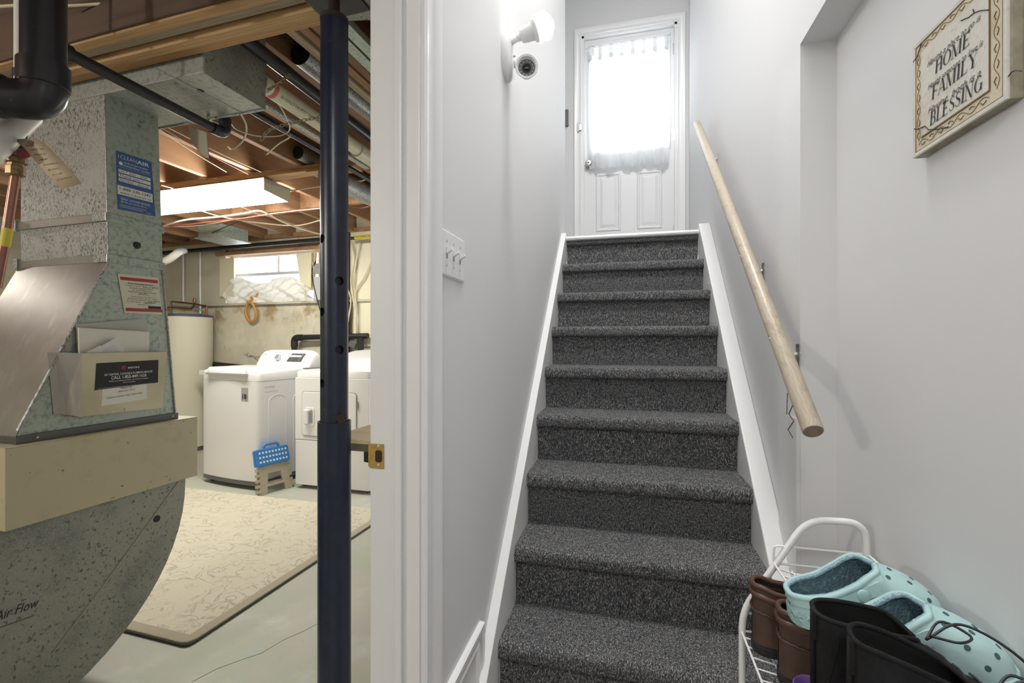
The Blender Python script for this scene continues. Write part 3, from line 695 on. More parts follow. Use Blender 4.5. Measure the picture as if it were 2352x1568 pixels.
# curved elbow: heel follows a quarter arc
Yf, zt = 1.395, -.543
arc = [(Yf - .62 + .62*math.cos(a), zt - .02 - .604*math.sin(a)) for a in [R(90*i/16) for i in range(17)]]
poly = [(Yf, zt)] + arc + [(-.35, FB+.004), (-.35, -.66), (.70, -.66), (.80, -.62), (.845, -.543)]
eb = part(du, 'elbow', MB().prism(poly, 'x', XBK, XD+.012), GALVD, smooth=30)
part(eb, 'crease', MB().tube([atX(410, 1105, XD+.0125), atX(240, 1340, XD+.0125), atX(120, 1500, XD+.0125)], .0022, 6), M('pale scored crease', (.34, .34, .27), .5))
hp = atX(360, 1191, XD+.012)
part(eb, 'drill_hole', MB().cyl((XD+.0121, hp.y, hp.z), (XD+.0135, hp.y, hp.z), .0125, seg=20), DARK)
fl_ = MB()
o_ = atX(-14, 1428, XD+.0125); o2 = atX(88, 1392, XD+.0125)
fl_.merge(text_mb('Air Flow', o_, Vector((0, o2.y-o_.y, o2.z-o_.z)), (0, 0, 1), width=(o2-o_).length, height=.028, shear=.25))
fl_.tube([atX(-20, 1448, XD+.0125), atX(78, 1413, XD+.0125)], .0010, 5)
part(eb, 'lettering', fl_, INK, label='hand lettered note on the duct')
# beige filter cabinet
fb = part(du, 'filter_cabinet', MB().box((XBK-.02, .842, -.543), (XB, 1.425, -.306)), BEIGE, bevel=.003)
part(fb, 'cabinet_top', MB().box((XBK-.02, .842, -.306), (XB-.002, 1.425, -.3045)), M('beige top', (.60, .56, .40), .5))
# transition
Yb0, Yb1, Yt0, Yt1, zb0, zt0 = .884, 1.366, 1.128, 1.316, -.286, .285
tr_ = part(du, 'transition', MB().prism([(Yb0, zb0), (Yb1, zb0), (Yt1, zt0), (Yt0, zt0)], 'x', XBK, XD), GALVG, bevel=.002)
def slope(u, v):
    p = Vector((XBK-.02*(1-v) + (XD-XBK+.02*(1-v))*u, Yb0 + (Yt0-Yb0)*v, zb0 + (zt0-zb0)*v)); return p + Vector((0, -.0015, .0005))
part(tr_, 'slope_sheet', MB().grid(slope, 2, 2), GALVS)
part(tr_, 'edge_fold', MB().tube([Vector((XD+.001, Yb0+.004, zb0+.02)), Vector((XD+.001, Yt0+.004, zt0))], .005, 6).tube([Vector((XD+.001, Yb1-.004, zb0)), Vector((XD+.001, Yt1-.004, zt0))], .004, 6), GALV)
part(du, 'base_flange', MB().box((XBK-.01, Yb0-.004, -.3045), (XD+.008, Yb1+.004, zb0+.006)), M('dark steel flange', (.13, .135, .13), .4, .6), bevel=.002)
for yy in (.93, 1.345):
    part(du, 'screw', MB().sphere((XD+.009, yy, -.292), .0045, 10, 6), NICKEL, smooth=60)
# drop: two boxes with drive cleats at the joints
def boxring(y0, y1, z, x0, x1): return [Vector((x0, y0, z)), Vector((x1, y0, z)), Vector((x1, y1, z)), Vector((x0, y1, z))]
dfront = part(du, 'drop_lower', MB().loft([boxring(1.128, 1.314, .285, -2.265, XD), boxring(1.124, 1.309, .43, -2.26, XD)]), GALV, bevel=.0015)
dtop = part(du, 'drop_upper', MB().loft([boxring(1.124, 1.309, .43, -2.26, XD), boxring(1.1155, 1.296, .85, -2.235, XD)]), GALV, bevel=.0015)
part(dfront, 'side_sheet', MB().loft([[Vector((XD+.001, 1.1295, .285)), Vector((XD+.001, 1.314, .285))], [Vector((XD+.001, 1.125, .43)), Vector((XD+.001, 1.309, .43))]], False), GALVG)
part(dtop, 'side_sheet', MB().loft([[Vector((XD+.001, 1.125, .43)), Vector((XD+.001, 1.309, .43))], [Vector((XD+.001, 1.1165, .85)), Vector((XD+.001, 1.296, .85))]], False), GALVG)
for z, y0, y1 in ((.43, 1.124, 1.309), (.288, 1.128, 1.314)):
    part(du, 'drive_cleat', MB().box((-2.272, y0-.007, z-.014), (XD+.002, y0, z+.014)), GALVS, bevel=.002)
    part(du, 'slip_cleat', MB().box((XD, y0-.009, z-.015), (XD+.007, y1+.006, z+.015)), GALVG, bevel=.002)
    part(du, 'cleat_tab', MB().box((-1.86, y0-.0095, z-.014), (XD+.004, y0-.007, z+.014)), GALV, bevel=.001)
    part(du, 'cleat_tab', MB().box((-2.285, y0-.014, z-.02), (-2.262, y0-.002, z+.02)), GALV, bevel=.001)
hp = atX(315, 563, XD+.002)
part(dfront, 'rubber_plug', MB().lathe((XD, hp.y, hp.z), (1, 0, 0), [(0, .0135), (.003, .0125), (.004, .004)], 20), BLACKP, smooth=40)
# ---- stickers on the duct
def sticker(parent, name, quad, mat, label, x, t=.0008):
    "quad of photo points TL, TR, BR, BL laid on the side plane of the duct"
    P = [atX(px, py, x) for px, py in quad]
    o = part(parent, name, MB().prism([(p.y, p.z) for p in P], 'x', x-t, x), mat, label=label)
    c = P[0]; ux = P[1]-P[0]; uy = P[0]-P[3]
    return o, c, ux, uy
def print_on(stk, c, ux, uy, lines, mat, name='lettering'):
    "lines: (text, u0, v0 baseline, u1, cap height in v, shear, bold)"
    mb = MB()
    W_, H_ = ux.length, uy.length
    for (t, u0, v0, u1, h, shear, bold) in lines:
        if t == '#':  # plain bar
            o = c + ux*u0 - uy*v0; n = ux.cross(uy).normalized()*.0007
            mb.add([o+n, o+ux*(u1-u0)+n, o+ux*(u1-u0)+uy*h+n, o+uy*h+n], [(0, 1, 2, 3)])
        else:
            mb.merge(text_mb(t, c + ux*u0 - uy*v0, ux, uy, height=h*H_, width=(u1-u0)*W_, shear=shear, bold=bold, lift=.0008))
    return part(stk, name, mb, mat)
BLUE = M('blue sticker', (.045, .11, .30), .4)
WHT = M('white print', (.72, .74, .70), .5)
s_, c, ux, uy = sticker(dtop, 'sticker', [(267, 345), (348, 372), (357, 497), (271, 480)], BLUE, 'blue duct cleaning sticker', XD+.0022)
print_on(s_, c, ux, uy, [('1CLEAN', .05, .115, .55, .065, 0, -.01), ('AIR', .56, .115, .92, .065, 0, .02), ('YOUR SYSTEM HAS BEEN', .18, .185, .86, .03, 0, 0), ('PROFESSIONALLY CLEANED', .18, .235, .93, .03, 0, 0), ('#', .04, .262, .95, .003, 0, 0),
    ('#', .04, .36, .95, .055, 0, 0), ('#', .04, .435, .95, .055, 0, 0), ('#', .04, .51, .95, .055, 0, 0), ('#', .0, .74, 1.0, .155, 0, 0),
    ('REPEAT CUSTOMER REWARD!', .08, .825, .92, .04, 0, 0), ('$50 OFF your next duct cleaning', .08, .87, .80, .03, 0, 0), ('#', .04, .915, .80, .006, 0, 0), ('#', .04, .945, .70, .006, 0, 0), ('1cleanair', .80, .965, .95, .02, 0, 0)], WHT)
print_on(s_, c, ux, uy, [('OCT 2021 - 2026', .06, .352, .85, .045, .2, 0), ('Thank you !', .06, .427, .72, .045, .2, 0), ('Norman - George', .06, .502, .90, .045, .2, 0), ('1-888-330-1247', .06, .655, .95, .05, 0, .005), ('www.1cleanair.ca', .06, .722, .95, .045, 0, 0)], INK)
cm = c + ux*.11 - uy*.20; n = ux.cross(uy).normalized()
ck = MB().cyl(cm + n*.0003, cm + n*.0008, .0065, seg=18)
part(s_, 'tick_badge', ck, WHT)
s2, c, ux, uy = sticker(tr_, 'sticker', [(270, 628), (364, 638), (372, 722), (286, 718)], M('cream sticker', (.62, .62, .50), .5), 'cream duct cleaning record sticker', XD+.0022)
RED = M('red print', (.40, .03, .035), .5)
print_on(s2, c, ux, uy, [('#', .04, .155, .96, .085, 0, 0), ('#', .04, .955, .96, .085, 0, 0), ('1-800-266-3939', .38, .515, .68, .03, 0, 0)], RED, 'print_band')
print_on(s2, c, ux, uy, [('Duct Cleaning Services', .2, .245, .82, .05, 0, .004), ('Your ducts were cleaned on', .12, .295, .5, .025, 0, 0), ('Oct 2 2013', .55, .315, .93, .05, .2, 0), ('For all your Heating, Ventilation,', .22, .355, .82, .03, 0, 0), ('Air Conditioning, Service,', .28, .405, .76, .03, 0, 0), ('Maintenance and Installation Needs', .18, .455, .86, .03, 0, 0), ('Please Call', .42, .485, .60, .028, 0, 0),
    ('Contact us 24 hours a day, 7 days a week', .22, .575, .82, .025, 0, 0), ('Special rates apply for our plan members', .14, .62, .88, .025, 0, 0), ('Call us for your next duct cleaning', .1, .665, .56, .025, 0, 0), ('Oct 2017', .6, .69, .93, .05, .2, 0), ('Next Furnace filter size', .1, .715, .44, .025, 0, 0), ('16x25x1', .5, .735, .8, .045, .2, 0), ('We appreciate your business', .34, .775, .68, .022, 0, 0), ('#', .60, .865, .93, .07, 0, 0)], INK)

# ---------------------------------------------------------------- document pocket with papers
XP = XD + .045
pk = thing('document_pocket', 'shiny steel document pocket riveted to the sloped duct', 'document holder', (XD+.02, 1.12, -.2), 'B')
P = [atX(*p, XP) for p in ((189, 811), (384, 807), (374, 936), (184, 957))]
P2 = [Vector((XD+.002, P[0].y-.045, P[0].z+.004)), Vector((XD+.002, P[3].y-.03, P[3].z+.012))]
STEEL = M('bright steel', (.55, .51, .38), .3, .7, spots=[(5, (.40, .37, .27), .45, .75, 3)])
part(pk, 'front', MB().prism([(p.y, p.z) for p in P], 'x', XP-.0015, XP), STEEL, bevel=.001)
part(pk, 'side', MB().add([P[0], P[3], P2[1], P2[0]], [(0, 1, 2, 3)]), GALVS, solid=.0012)
part(pk, 'side', MB().add([P[1], P[2], Vector((XD+.002, P[2].y+.004, P[2].z)), Vector((XD+.002, P[1].y+.004, P[1].z))], [(0, 1, 2, 3)]), GALVS, solid=.0012)
part(pk, 'floor_strip', MB().add([P[3], P[2], Vector((XD+.002, P[2].y, P[2].z)), Vector((XD+.002, P[3].y, P[3].z))], [(0, 1, 2, 3)]), GALVS, solid=.0012)
fy0 = P2[0].y
part(pk, 'side_flange', MB().prism([(P2[0].y, P2[0].z), (P2[0].y-.022, P2[0].z), (P2[1].y-.016, P2[1].z), (P2[1].y, P2[1].z)], 'x', XD+.0015, XD+.003), GALVS)
for px, py in ((160, 815), (174, 937)):
    a = atX(px, py, XD+.003); part(pk, 'rivet', MB().sphere((XD+.003, a.y, a.z), .0035, 10, 6), NICKEL, smooth=60)
for px, py in ((287, 940),):
    a = atX(px, py, XP); part(pk, 'rivet', MB().sphere((XP, a.y, a.z), .0035, 10, 6), NICKEL, smooth=60)
s3, c, ux, uy = sticker(pk, 'helpline_sticker', [(222, 834), (364, 826), (363, 878), (218, 896)], M('black glossy sticker', (.008, .008, .014), .25), 'black helpline sticker', XP+.0012)
print_on(s3, c, ux, uy, [('enercare', .48, .28, .67, .10, 0, .01), ('24/7 HEATING, COOLING & PLUMBING HELPLINE', .12, .50, .90, .085, 0, .004), ('CALL 1-855-849-1626', .23, .65, .80, .12, 0, .01), ('REPAIRS ON ALL MAKES AND MODELS - FULL WARRANTY ON REPAIRS', .2, .745, .83, .045, 0, 0), ('Enercare.ca/offers', .42, .83, .62, .05, 0, 0), ('#', .04, .955, .90, .006, 0, 0)], WHT)
cc = c + ux*.415 - uy*.23; n = ux.cross(uy).normalized(); uxn, uyn = ux.normalized(), uy.normalized()
mb = MB(); ring_o = []; ring_i = []
for i in range(21):
    a = R(35 + 290*i/20); ring_o.append(cc + (uxn*math.cos(a) + uyn*math.sin(a))*.0075 + n*.0008); ring_i.append(cc + (uxn*math.cos(a) + uyn*math.sin(a))*.0042 + n*.0008)
mb.loft([ring_o, ring_i], False); mb.box(cc - Vector((.0, .006, .0012)) + n*.0006, cc + Vector((0, .006, .0012)) + n*.0008)
part(s3, 'emblem', mb, RED)
s4, c, ux, uy = sticker(pk, 'contact_card', [(236, 890), (337, 876), (337, 916), (233, 932)], PAPER, 'white contact card', XP+.0006)
print_on(s4, c, ux, uy, [('Please Call', .4, .22, .65, .12, 0, 0), ('Contact us 24 hours a day, 7 days a week', .1, .66, .90, .10, 0, 0)], INK)
print_on(s4, c, ux, uy, [('1-800-266-3939', .31, .40, .72, .10, 0, 0)], RED, 'red_number')
def paper(quad, x, label, mat, t=.0015, rot=None):
    P = [atX(*p, x) for p in quad]
    return single('paper_sheet', MB().prism([(p.y, p.z) for p in P], 'x', x-t, x), mat, label, 'paper', 'B')
paper([(181, 752), (343, 762), (342, 860), (184, 862)], XD+.022, 'blank white card standing in the document pocket', PAPER, .006)
paper([(176, 745), (335, 730), (352, 830), (180, 858)], XD+.010, 'clear plastic sleeve of papers at the back of the document pocket', sheer('plastic sleeve', (.7, .7, .66), .35, .2), .002)
pp = paper([(200, 808), (268, 774), (292, 815), (240, 860)], XD+.034, 'folded leaflet with a caution notice sticking out of the document pocket', M('leaflet paper', (.70, .70, .68), .6), .002)
P = [atX(*p, XD+.0343) for p in ((218, 808), (259, 784))]
uxp = P[1]-P[0]
mb = text_mb('PRECAUTION', atX(232, 795, XD+.0343), uxp, (0, 0, 1), width=.033, height=.004)
for i in range(5):
    mb.merge(text_mb('text of the notice line', atX(230+i*3, 812-0+i*3.2, XD+.0343), uxp, (0, 0, 1), width=.05, height=.0022))
part(pp, 'lettering', mb, INK)

# ---------------------------------------------------------------- trunk duct overhead
tk = thing('trunk_duct', 'flat galvanized trunk duct running under the joists over the return drop', 'duct', (-2.2, 1.23, .85), 'B')
part(tk, 'duct_box', MB().box((-5.6, 1.1135, .85), (-1.352, 1.352, JZ-.002)), M('dull galvanized trunk', (.40, .415, .395), .42, .45, spots=[(60, (.27, .285, .27), .48, .64, 3), (24, (.17, .175, .165), .66, .74, 3)], bump=(20, .05, 2)), bevel=.002)
part(tk, 'end_flange', MB().box((-1.354, 1.116, .847), (-1.350, 1.358, JZ-.01)), GALVD, bevel=.001)
part(tk, 'standing_seam', MB().box((-5.6, 1.352, .845), (-1.352, 1.358, .87)), GALV)
part(tk, 'bottom_seam', MB().tube([atZ(355, 155, .849), atZ(560, 262, .849)], .0018, 5), GALVS)
hp = atZ(460, 208, .85); part(tk, 'drill_hole', MB().cyl((hp.x, hp.y, .8492), (hp.x, hp.y, .8502), .0115, seg=18), DARK)
# far flat duct by the back wall
tk2 = thing('branch_duct', 'small galvanized boot tucked between joists near the window', 'duct', (-4.07, 3.57, 1.0), 'B')
a, b = atZ(500, 560, 1.0), atZ(548, 552, 1.0)
part(tk2, 'duct_box', MB().box((-4.22, 3.42, 1.012), (-3.92, 3.72, 1.126)), GALVG, bevel=.003)
part(tk2, 'collar', MB().box((-4.24, 3.40, .998), (-3.90, 3.74, 1.0115)), GALV)
# pan ducts to the right of the post
for i, (pa, pb, w_) in enumerate(((( 803, 66), (859, 138), .045), ((802, 97), (842, 158), .045))):
    p = atZ(*pa, 1.10); q = atZ(*pb, 1.10)
    x = (p.x + q.x)/2
    single('joist_pan', MB().box((x-w_/2, .60, 1.10), (x+w_/2, 3.1, 1.1285)), GALVG, ('wide galvanized joist pan under the boards beside the post', 'second galvanized joist pan next to the cream vent pipe')[i], 'duct', 'B', bevel=.002)
# galvanized gusset at the post head
g = [atZ(700, 0, BZ-.004), atZ(745, 50, BZ-.004), atZ(862, 45, BZ-.004), atZ(862, -60, BZ-.004), atZ(690, -60, BZ-.004)]
single('beam_plate', MB().prism([(p.x, p.y) for p in g], 'z', BZ-.0045, BZ-.0015), GALVD, 'galvanized sheet plate nailed under the beam at the head of the post', 'metal plate', 'B')

# ---------------------------------------------------------------- round ducts
def round_duct(name, pc, z, r, y0, y1, label, dark=True):
    c = atZ(*pc, z); t = thing(name, label, 'duct', (c.x, c.y, z-r), 'B')
    part(t, 'pipe', MB().lathe((c.x, c.y, z), (0, 1, 0), [(0, r), (.004, r), (y1, r)], 28), GALV, smooth=40)
    part(t, 'open_end', MB().cyl((c.x, c.y-.001, z), (c.x, c.y+.003, z), r*.96, seg=28), DARK)
    for k in (.25, .6): part(t, 'rib', MB().lathe((c.x, c.y+k, z), (0, 1, 0), [(0, r), (.004, r+.003), (.008, r)], 28), GALV, smooth=60)
round_duct('round_duct', (690, 122), 1.155, .048, 0, 1.4, 'open-ended round duct between joists above the cream vent pipe')
round_duct('round_duct', (685, 350), 1.18, .042, 0, .9, 'open-ended round duct behind the strap board near the light')
c = atZ(828, 440, 1.03)
single('round_duct', MB().lathe((c.x, c.y-.35, 1.03), (.0, 1, 0), [(0, .062), (1.0, .062)], 24), GALV, 'short round duct right of the post under the strap board', 'duct', 'B', smooth=40)

# ---------------------------------------------------------------- pipes
def pipe(name, pts, r, mat, label, cat='pipe', seg=14, rc=0, parts=(), group=None):
    pts = [Vector(p) for p in pts]
    path = round_path(pts, rc) if rc else pts
    t = thing(name, label, cat, pts[0], 'B', group=group)
    part(t, 'run', MB().tube(path, r, seg), mat, smooth=50)
    return t
# near black vent pipe with elbow
nd = 1.0
a, b = ray(101, -40, 'B')*nd, ray(101, 165, 'B')*nd
e0 = ray(101, 232, 'B')*nd
vp = thing('vent_pipe', 'fat black plastic vent pipe with a smooth elbow hanging in front of the duct', 'pipe', b, 'B')
r = .0375
lft = ray(-60, 245, 'B')*.97
part(vp, 'pipe', MB().cyl((e0.x, e0.y, b.z-.01), (e0.x, e0.y, 1.2), r, seg=32), ABS, smooth=40)
el = round_path([(e0.x, e0.y, b.z), (e0.x, e0.y, e0.z), (lft.x, lft.y, e0.z-.005)], .062, 10)
part(vp, 'elbow', MB().tube(el, r*1.06, 28), ABS, smooth=40)
part(vp, 'hub', MB().lathe((e0.x, e0.y, b.z-.035), (0, 0, 1), [(0, r*1.1), (.002, r*1.16), (.05, r*1.16), (.052, r)], 32), ABS, smooth=40)
dl = (Vector((lft.x, lft.y, e0.z)) - Vector((e0.x, e0.y, e0.z))).normalized()
part(vp, 'hub', MB().lathe(Vector((e0.x, e0.y, e0.z)) + dl*.062, dl, [(0, r*1.1), (.002, r*1.16), (.03, r*1.16), (.032, r)], 32), ABS, smooth=40)
# white plastic drain beside it
wp_ = [ray(48, -30, 'B')*1.12, ray(46, 170, 'B')*1.12, ray(42, 228, 'B')*1.12]
t = thing('white_pipe', 'white plastic pipe coming down behind the black vent elbow', 'pipe', wp_[1], 'B')
part(t, 'run', MB().cyl((wp_[0].x, wp_[0].y, wp_[2].z), (wp_[0].x, wp_[0].y, 1.2), .0125, seg=20), PVC, smooth=40)
part(t, 'coupling', MB().cyl((wp_[0].x, wp_[0].y, wp_[1].z-.01), (wp_[0].x, wp_[0].y, wp_[1].z+.008), .0155, seg=20), IRON, smooth=40)
pa, pb = ray(58, 262, 'B')*1.10, ray(-40, 352, 'B')*.98
single('white_drain_pipe', MB().cyl(pa, pb, .031, .031, 24), PVC, 'thick white plastic pipe sloping down behind the black elbow', 'pipe', 'B', smooth=40)
# copper gas line with valve and tape
cpl = thing('copper_line', 'slanting copper gas line with a brass fitting and a band of yellow tape', 'pipe', ray(10, 620, 'B')*1.06, 'B')
pts = [ray(36, 400, 'B')*1.06, ray(14, 545, 'B')*1.06, ray(-8, 660, 'B')*1.06]
part(cpl, 'run', MB().tube(pts, .0088, 12), COPPER, smooth=50)
ta = pts[0].lerp(pts[1], .86); tb = pts[0].lerp(pts[1], 1.08); 
part(cpl, 'tape', MB().cyl(ray(18, 524, 'B')*1.06, ray(11, 566, 'B')*1.06, .0096, seg=14), M('yellow tape', (.58, .50, .05), .5), smooth=50, label='yellow tape')
top = ray(37, 330, 'B')*1.06; d = (pts[0]-top).normalized()
part(cpl, 'brass_fitting', MB().lathe(top, d, [(0, .014), (.012, .017), (.030, .017), (.034, .020), (.044, .020), (.046, .014), (.052, .014), (.054, .017), (.072, .017), (.076, .010)], 10), BRASSD, smooth=30)
part(cpl, 'tee', MB().cyl(top + Vector((0, 0, .05)), top, .020, seg=16).sphere(top, .022, 14, 8), IRON, smooth=40)
vh = ray(55, 352, 'B')*1.04
part(cpl, 'valve_handle', MB().sphere(vh, .014, 12, 8, (1.2, .8, .7)), M('red valve handle', (.18, .02, .035), .5), smooth=60, label='dark red valve handle')
# hang tag on the line
qd = [ray(30, 320, 'B')*1.045, ray(85, 318, 'B')*1.03, ray(135, 362, 'B')*1.02, ray(188, 420, 'B')*1.03, ray(142, 436, 'B')*1.04, ray(95, 385, 'B')*1.03, ray(60, 350, 'B')*1.04]
pairs = [((32, 320), (84, 317)), ((58, 342), (112, 338)), ((84, 372), (138, 365)), ((112, 404), (164, 393)), ((140, 434), (188, 421))]
rows = [[ray(*a, 'B')*(1.035-.004*i), ray(*b, 'B')*(1.03-.004*i)] for i, (a, b) in enumerate(pairs)]
tg = thing('hang_tag', 'curled buff paper inspection tag hanging from the copper gas line', 'tag', rows[0][0], 'B')
part(tg, 'tag', MB().loft(rows, False), M('buff card', (.46, .37, .25), .7), solid=.0008, smooth=60)
part(tg, 'eyelet', MB().lathe(ray(70, 327, 'B')*1.027, Vector((PX, 0, 0))-Vector((0, -PY, 0)), [(0, .0052), (.0004, .0052), (.0006, .0025)], 16), M('eyelet brown', (.12, .08, .05), .5))
mb = MB()
u_ = (rows[0][1]-rows[0][0]).normalized()
for i, txt in enumerate(('Reporting Record', '215 PSI  4/04', 'Work by', 'at', 'Location', 'By Cook J.', '07 11 1234', 'Do Not Remove')):
    f = .2 + i*.095; k = f*4; j = int(k); fr2 = k-j
    a = rows[j][0].lerp(rows[min(j+1, 4)][0], fr2); b = rows[j][1].lerp(rows[min(j+1, 4)][1], fr2)
    dn = (rows[min(j+1, 4)][0]-rows[j][0]).normalized()
    ux_ = (b-a); o = a.lerp(b, .15)
    w1 = ux_.length*.7
    mb.merge(text_mb(txt, o, ux_, -dn, width=w1*(.5 + .5*((i*37) % 10)/10), height=.0042, shear=.2, lift=.0012))
part(tg, 'lettering', mb, INK)

# gas pipe along the trunk with elbow, second iron pipe, black drain, cream vent
gp = pipe('gas_pipe', [(-1.548, .84, .80), (-1.572, 1.345, .80)], .0165, IRON, 'black iron gas pipe strapped below the trunk duct', seg=18)
part(gp, 'elbow', MB().tube(round_path([(-1.572, 1.33, .80), (-1.572, 1.385, .80), (-1.572, 1.385, .86)], .03, 6), .021, 16), IRON, smooth=50)
part(gp, 'riser', MB().cyl((-1.572, 1.385, .84), (-1.572, 1.385, 1.2), .0165, seg=16), IRON, smooth=50)
part(gp, 'coupling', MB().cyl((-1.5478, .835, .80), (-1.5495, .875, .80), .023, seg=16).cyl((-1.5485, .855, .80), (-1.5485, .855, 1.1), .006, seg=8), IRON, smooth=50)
pipe('gas_pipe', [(-1.575, 1.44, .95), (-1.60, 4.0, .95)], .0135, IRON, 'thin black iron pipe crossing below the joists behind the chains', seg=14)
pipe('drain_pipe', [(-1.31, 1.12, 1.02), (-1.345, 3.2, .99)], .024, ABS, 'glossy black drain pipe above the cream vent pipe', seg=20)
vt = pipe('vent_line', [(-1.375, 1.36, .955), (-1.385, 2.1, .945)], .033, VENT, 'cream plastic vent pipe with printed lettering under the joists', seg=24)
part(vt, 'hub', MB().cyl((-1.385, 1.95, .945), (-1.386, 2.1, .945), .038, seg=24), VENT, smooth=40)
part(vt, 'red_sticker', MB().cyl((-1.3755, 1.395, .9545), (-1.376, 1.415, .9545), .0334, seg=24), M('orange red sticker', (.5, .12, .06), .5), smooth=60)
mb = text_mb('SYSTEM 636  GAS VENT TYPE BH CLASS IIB', Vector((-1.352, 1.75, .928)), (0, -1, 0), (.72, 0, .7), width=.32, height=.012, lift=.002)
part(vt, 'lettering', mb, M('grey print', (.10, .10, .08), .6))
sl = thing('sloping_sheet', 'pale metal sheet below the cream vent pipe', 'metal sheet', (-1.43, 1.7, .9), 'B')
part(sl, 'sheet', MB().box((-1.455, 1.37, .915), (-1.425, 2.12, .925)), GALV)

# chains and hangers
def chain(label, pts, r=.0075):
    path = smooth_path(pts, 10); mb = MB(); L_ = 0; last = None; i = 0; d = .0165
    # walk at equal steps
    acc = [path[0]]
    for p in path[1:]:
        while (p - acc[-1]).length >= d: acc.append(acc[-1] + (p - acc[-1]).normalized()*d)
    for i in range(len(acc)-1):
        a, b = acc[i], acc[i+1]; t = (b-a).normalized(); x, y = basis(t); n = x if i % 2 else y
        c = (a+b)/2; ring = [c + t*.0115*math.cos(k) + n*.0062*math.sin(k) for k in [2*math.pi*j/10 for j in range(10)]]
        mb.tube(ring, .0017, 5, closed=True)
    return single('chain', mb, CHAINM, label, 'chain', 'B', group=None, smooth=60)
chain('rusty chain slung under the cream vent pipe from the joist', [atZ(670, 165, 1.02), atZ(640, 190, .93), atZ(610, 212, .93), atZ(600, 222, .94)])
chain('pale chain end dangling behind the thin iron pipe', [atZ(740, 268, .92), atZ(690, 278, .90), atZ(625, 295, .88), atZ(605, 312, .86), atZ(600, 325, .84)])
chain('short chain holding the gas pipe elbow under the trunk duct', [atX(482, 256, -1.585), atX(476, 275, -1.59), atX(472, 298, -1.595)])
sl2 = thing('wire_loop', 'white wire loop drooping from the joists above the light', 'cable', atZ(600, 216, .93), 'B')
part(sl2, 'run', MB().tube(smooth_path([atZ(602, 205, .96), atZ(640, 240, .93), atZ(662, 280, .91), atZ(664, 300, .91), atZ(640, 312, .90), atZ(590, 312, .89), atZ(545, 298, .89), atZ(528, 280, .9)], 6), .0025, 6), PVC, smooth=60)
# torn cardboard notice
q = [atY(*p, 1.40) for p in ((433, 290), (474, 304), (480, 365), (470, 360), (440, 328))]
single('cardboard_notice', MB().prism([(p.x, p.z) for p in q], 'y', 1.399, 1.402), M('brown card', (.40, .36, .28), .8), 'torn cardboard notice hanging behind the gas pipe', 'notice', 'B')
# ---------------------------------------------------------------- fluorescent fixture
fx = thing('fluorescent_light', 'long twin-tube fluorescent light fixed below the strap board', 'light', (-3.0, 2.5, .98), 'B')
FXR, FXL, FY0, FY1, FZ0, FZ1 = -2.43, -3.72, 2.43, 2.66, .975, 1.075
part(fx, 'housing', MB().prism([(FY0, FZ1), (FY1, FZ1), (FY1-.03, FZ1-.03), (FY0+.03, FZ1-.03)], 'x', FXL, FXR), WHITEPL)
part(fx, 'end_cap', MB().prism([(FY0, FZ1), (FY1, FZ1), (FY1, FZ0+.0), (FY0+.0, FZ0+.02)], 'x', FXR-.003, FXR), M('cream end cap', (.55, .52, .38), .5))
part(fx, 'end_cap', MB().prism([(FY0, FZ1), (FY1, FZ1), (FY1, FZ0+.0), (FY0+.0, FZ0+.02)], 'x', FXL, FXL+.003), WHITEPL)
TUBE = glow('lit fluorescent lens', (1, .96, .84), 34)
part(fx, 'lens', MB().prism([(FY0+.004, FZ1-.028), (FY0+.004, FZ0+.025), (FY0+.02, FZ0+.012), (FY1-.02, FZ0+.002), (FY1-.004, FZ0+.01), (FY1-.004, FZ1-.028)], 'x', FXL+.004, FXR-.004), TUBE, label='glowing ribbed lens')
part(fx, 'lens_rib', MB().box((FXL+.004, FY0+.016, FZ0+.0085), (FXR-.004, FY0+.024, FZ0+.0125)), M('lens rib', (.5, .48, .38), .5))
# ---------------------------------------------------------------- cables
def cable(pts, r, mat, label, group='cables strung under the joists'):
    mb = MB().tube(smooth_path(pts, 6), r, 6)
    return single('cable', mb, mat, label, 'cable', 'B', smooth=60, group=group)
zc = 1.08
cable([atZ(150, 14, .98), atZ(260, 6, 1.0), atZ(280, -6, 1.0)], .004, CABLE, 'cream cable stapled along the dark side of the beam')
cable([atZ(-20, 16, .96), atZ(40, 12, .97), atZ(60, 8, .97)], .004, CABLE, 'cream cable running behind the black vent pipe')
cable([atZ(552, 258, 1.02), atZ(566, 290, 1.0), atZ(560, 320, .97), atZ(535, 342, .94), atZ(522, 335, .94)], .0042, CABLE, 'cream cable hooked down beside the trunk duct end')
cable([Vector((-1.580, 1.72, .955)), Vector((-1.575, 1.72, .93)), atZ(640, 330, .92), atZ(612, 355, .90)], .0035, CABLE, 'short cream cable stub under the thin iron pipe')
cable([atZ(375, 519, 1.02), atZ(425, 505, 1.0), atZ(500, 498, 1.0), atZ(560, 490, 1.02), atZ(600, 485, 1.03), atZ(650, 510, 1.03), atZ(700, 528, 1.03), atZ(745, 540, 1.03)], .007, CABLE, 'thick cream cable waving under the joists below the light')
cable([atZ(375, 523, 1.03), atZ(450, 513, 1.04), atZ(530, 504, 1.04), atZ(640, 490, 1.05), atZ(735, 479, 1.05)], .005, CABLER, 'red cable stretched across the joists below the light')
cable([atZ(375, 521, 1.05), atZ(455, 518, 1.05), atZ(560, 500, 1.05), atZ(660, 486, 1.05), atZ(735, 478, 1.05)], .004, CABLE, 'cream cable running beside the red one')
cable([atZ(440, 478, 1.06), atZ(520, 500, 1.05), atZ(600, 512, 1.05), atZ(680, 518, 1.05), atZ(738, 505, 1.06)], .005, CABLE, 'cream cable sagging from behind the light towards the post')
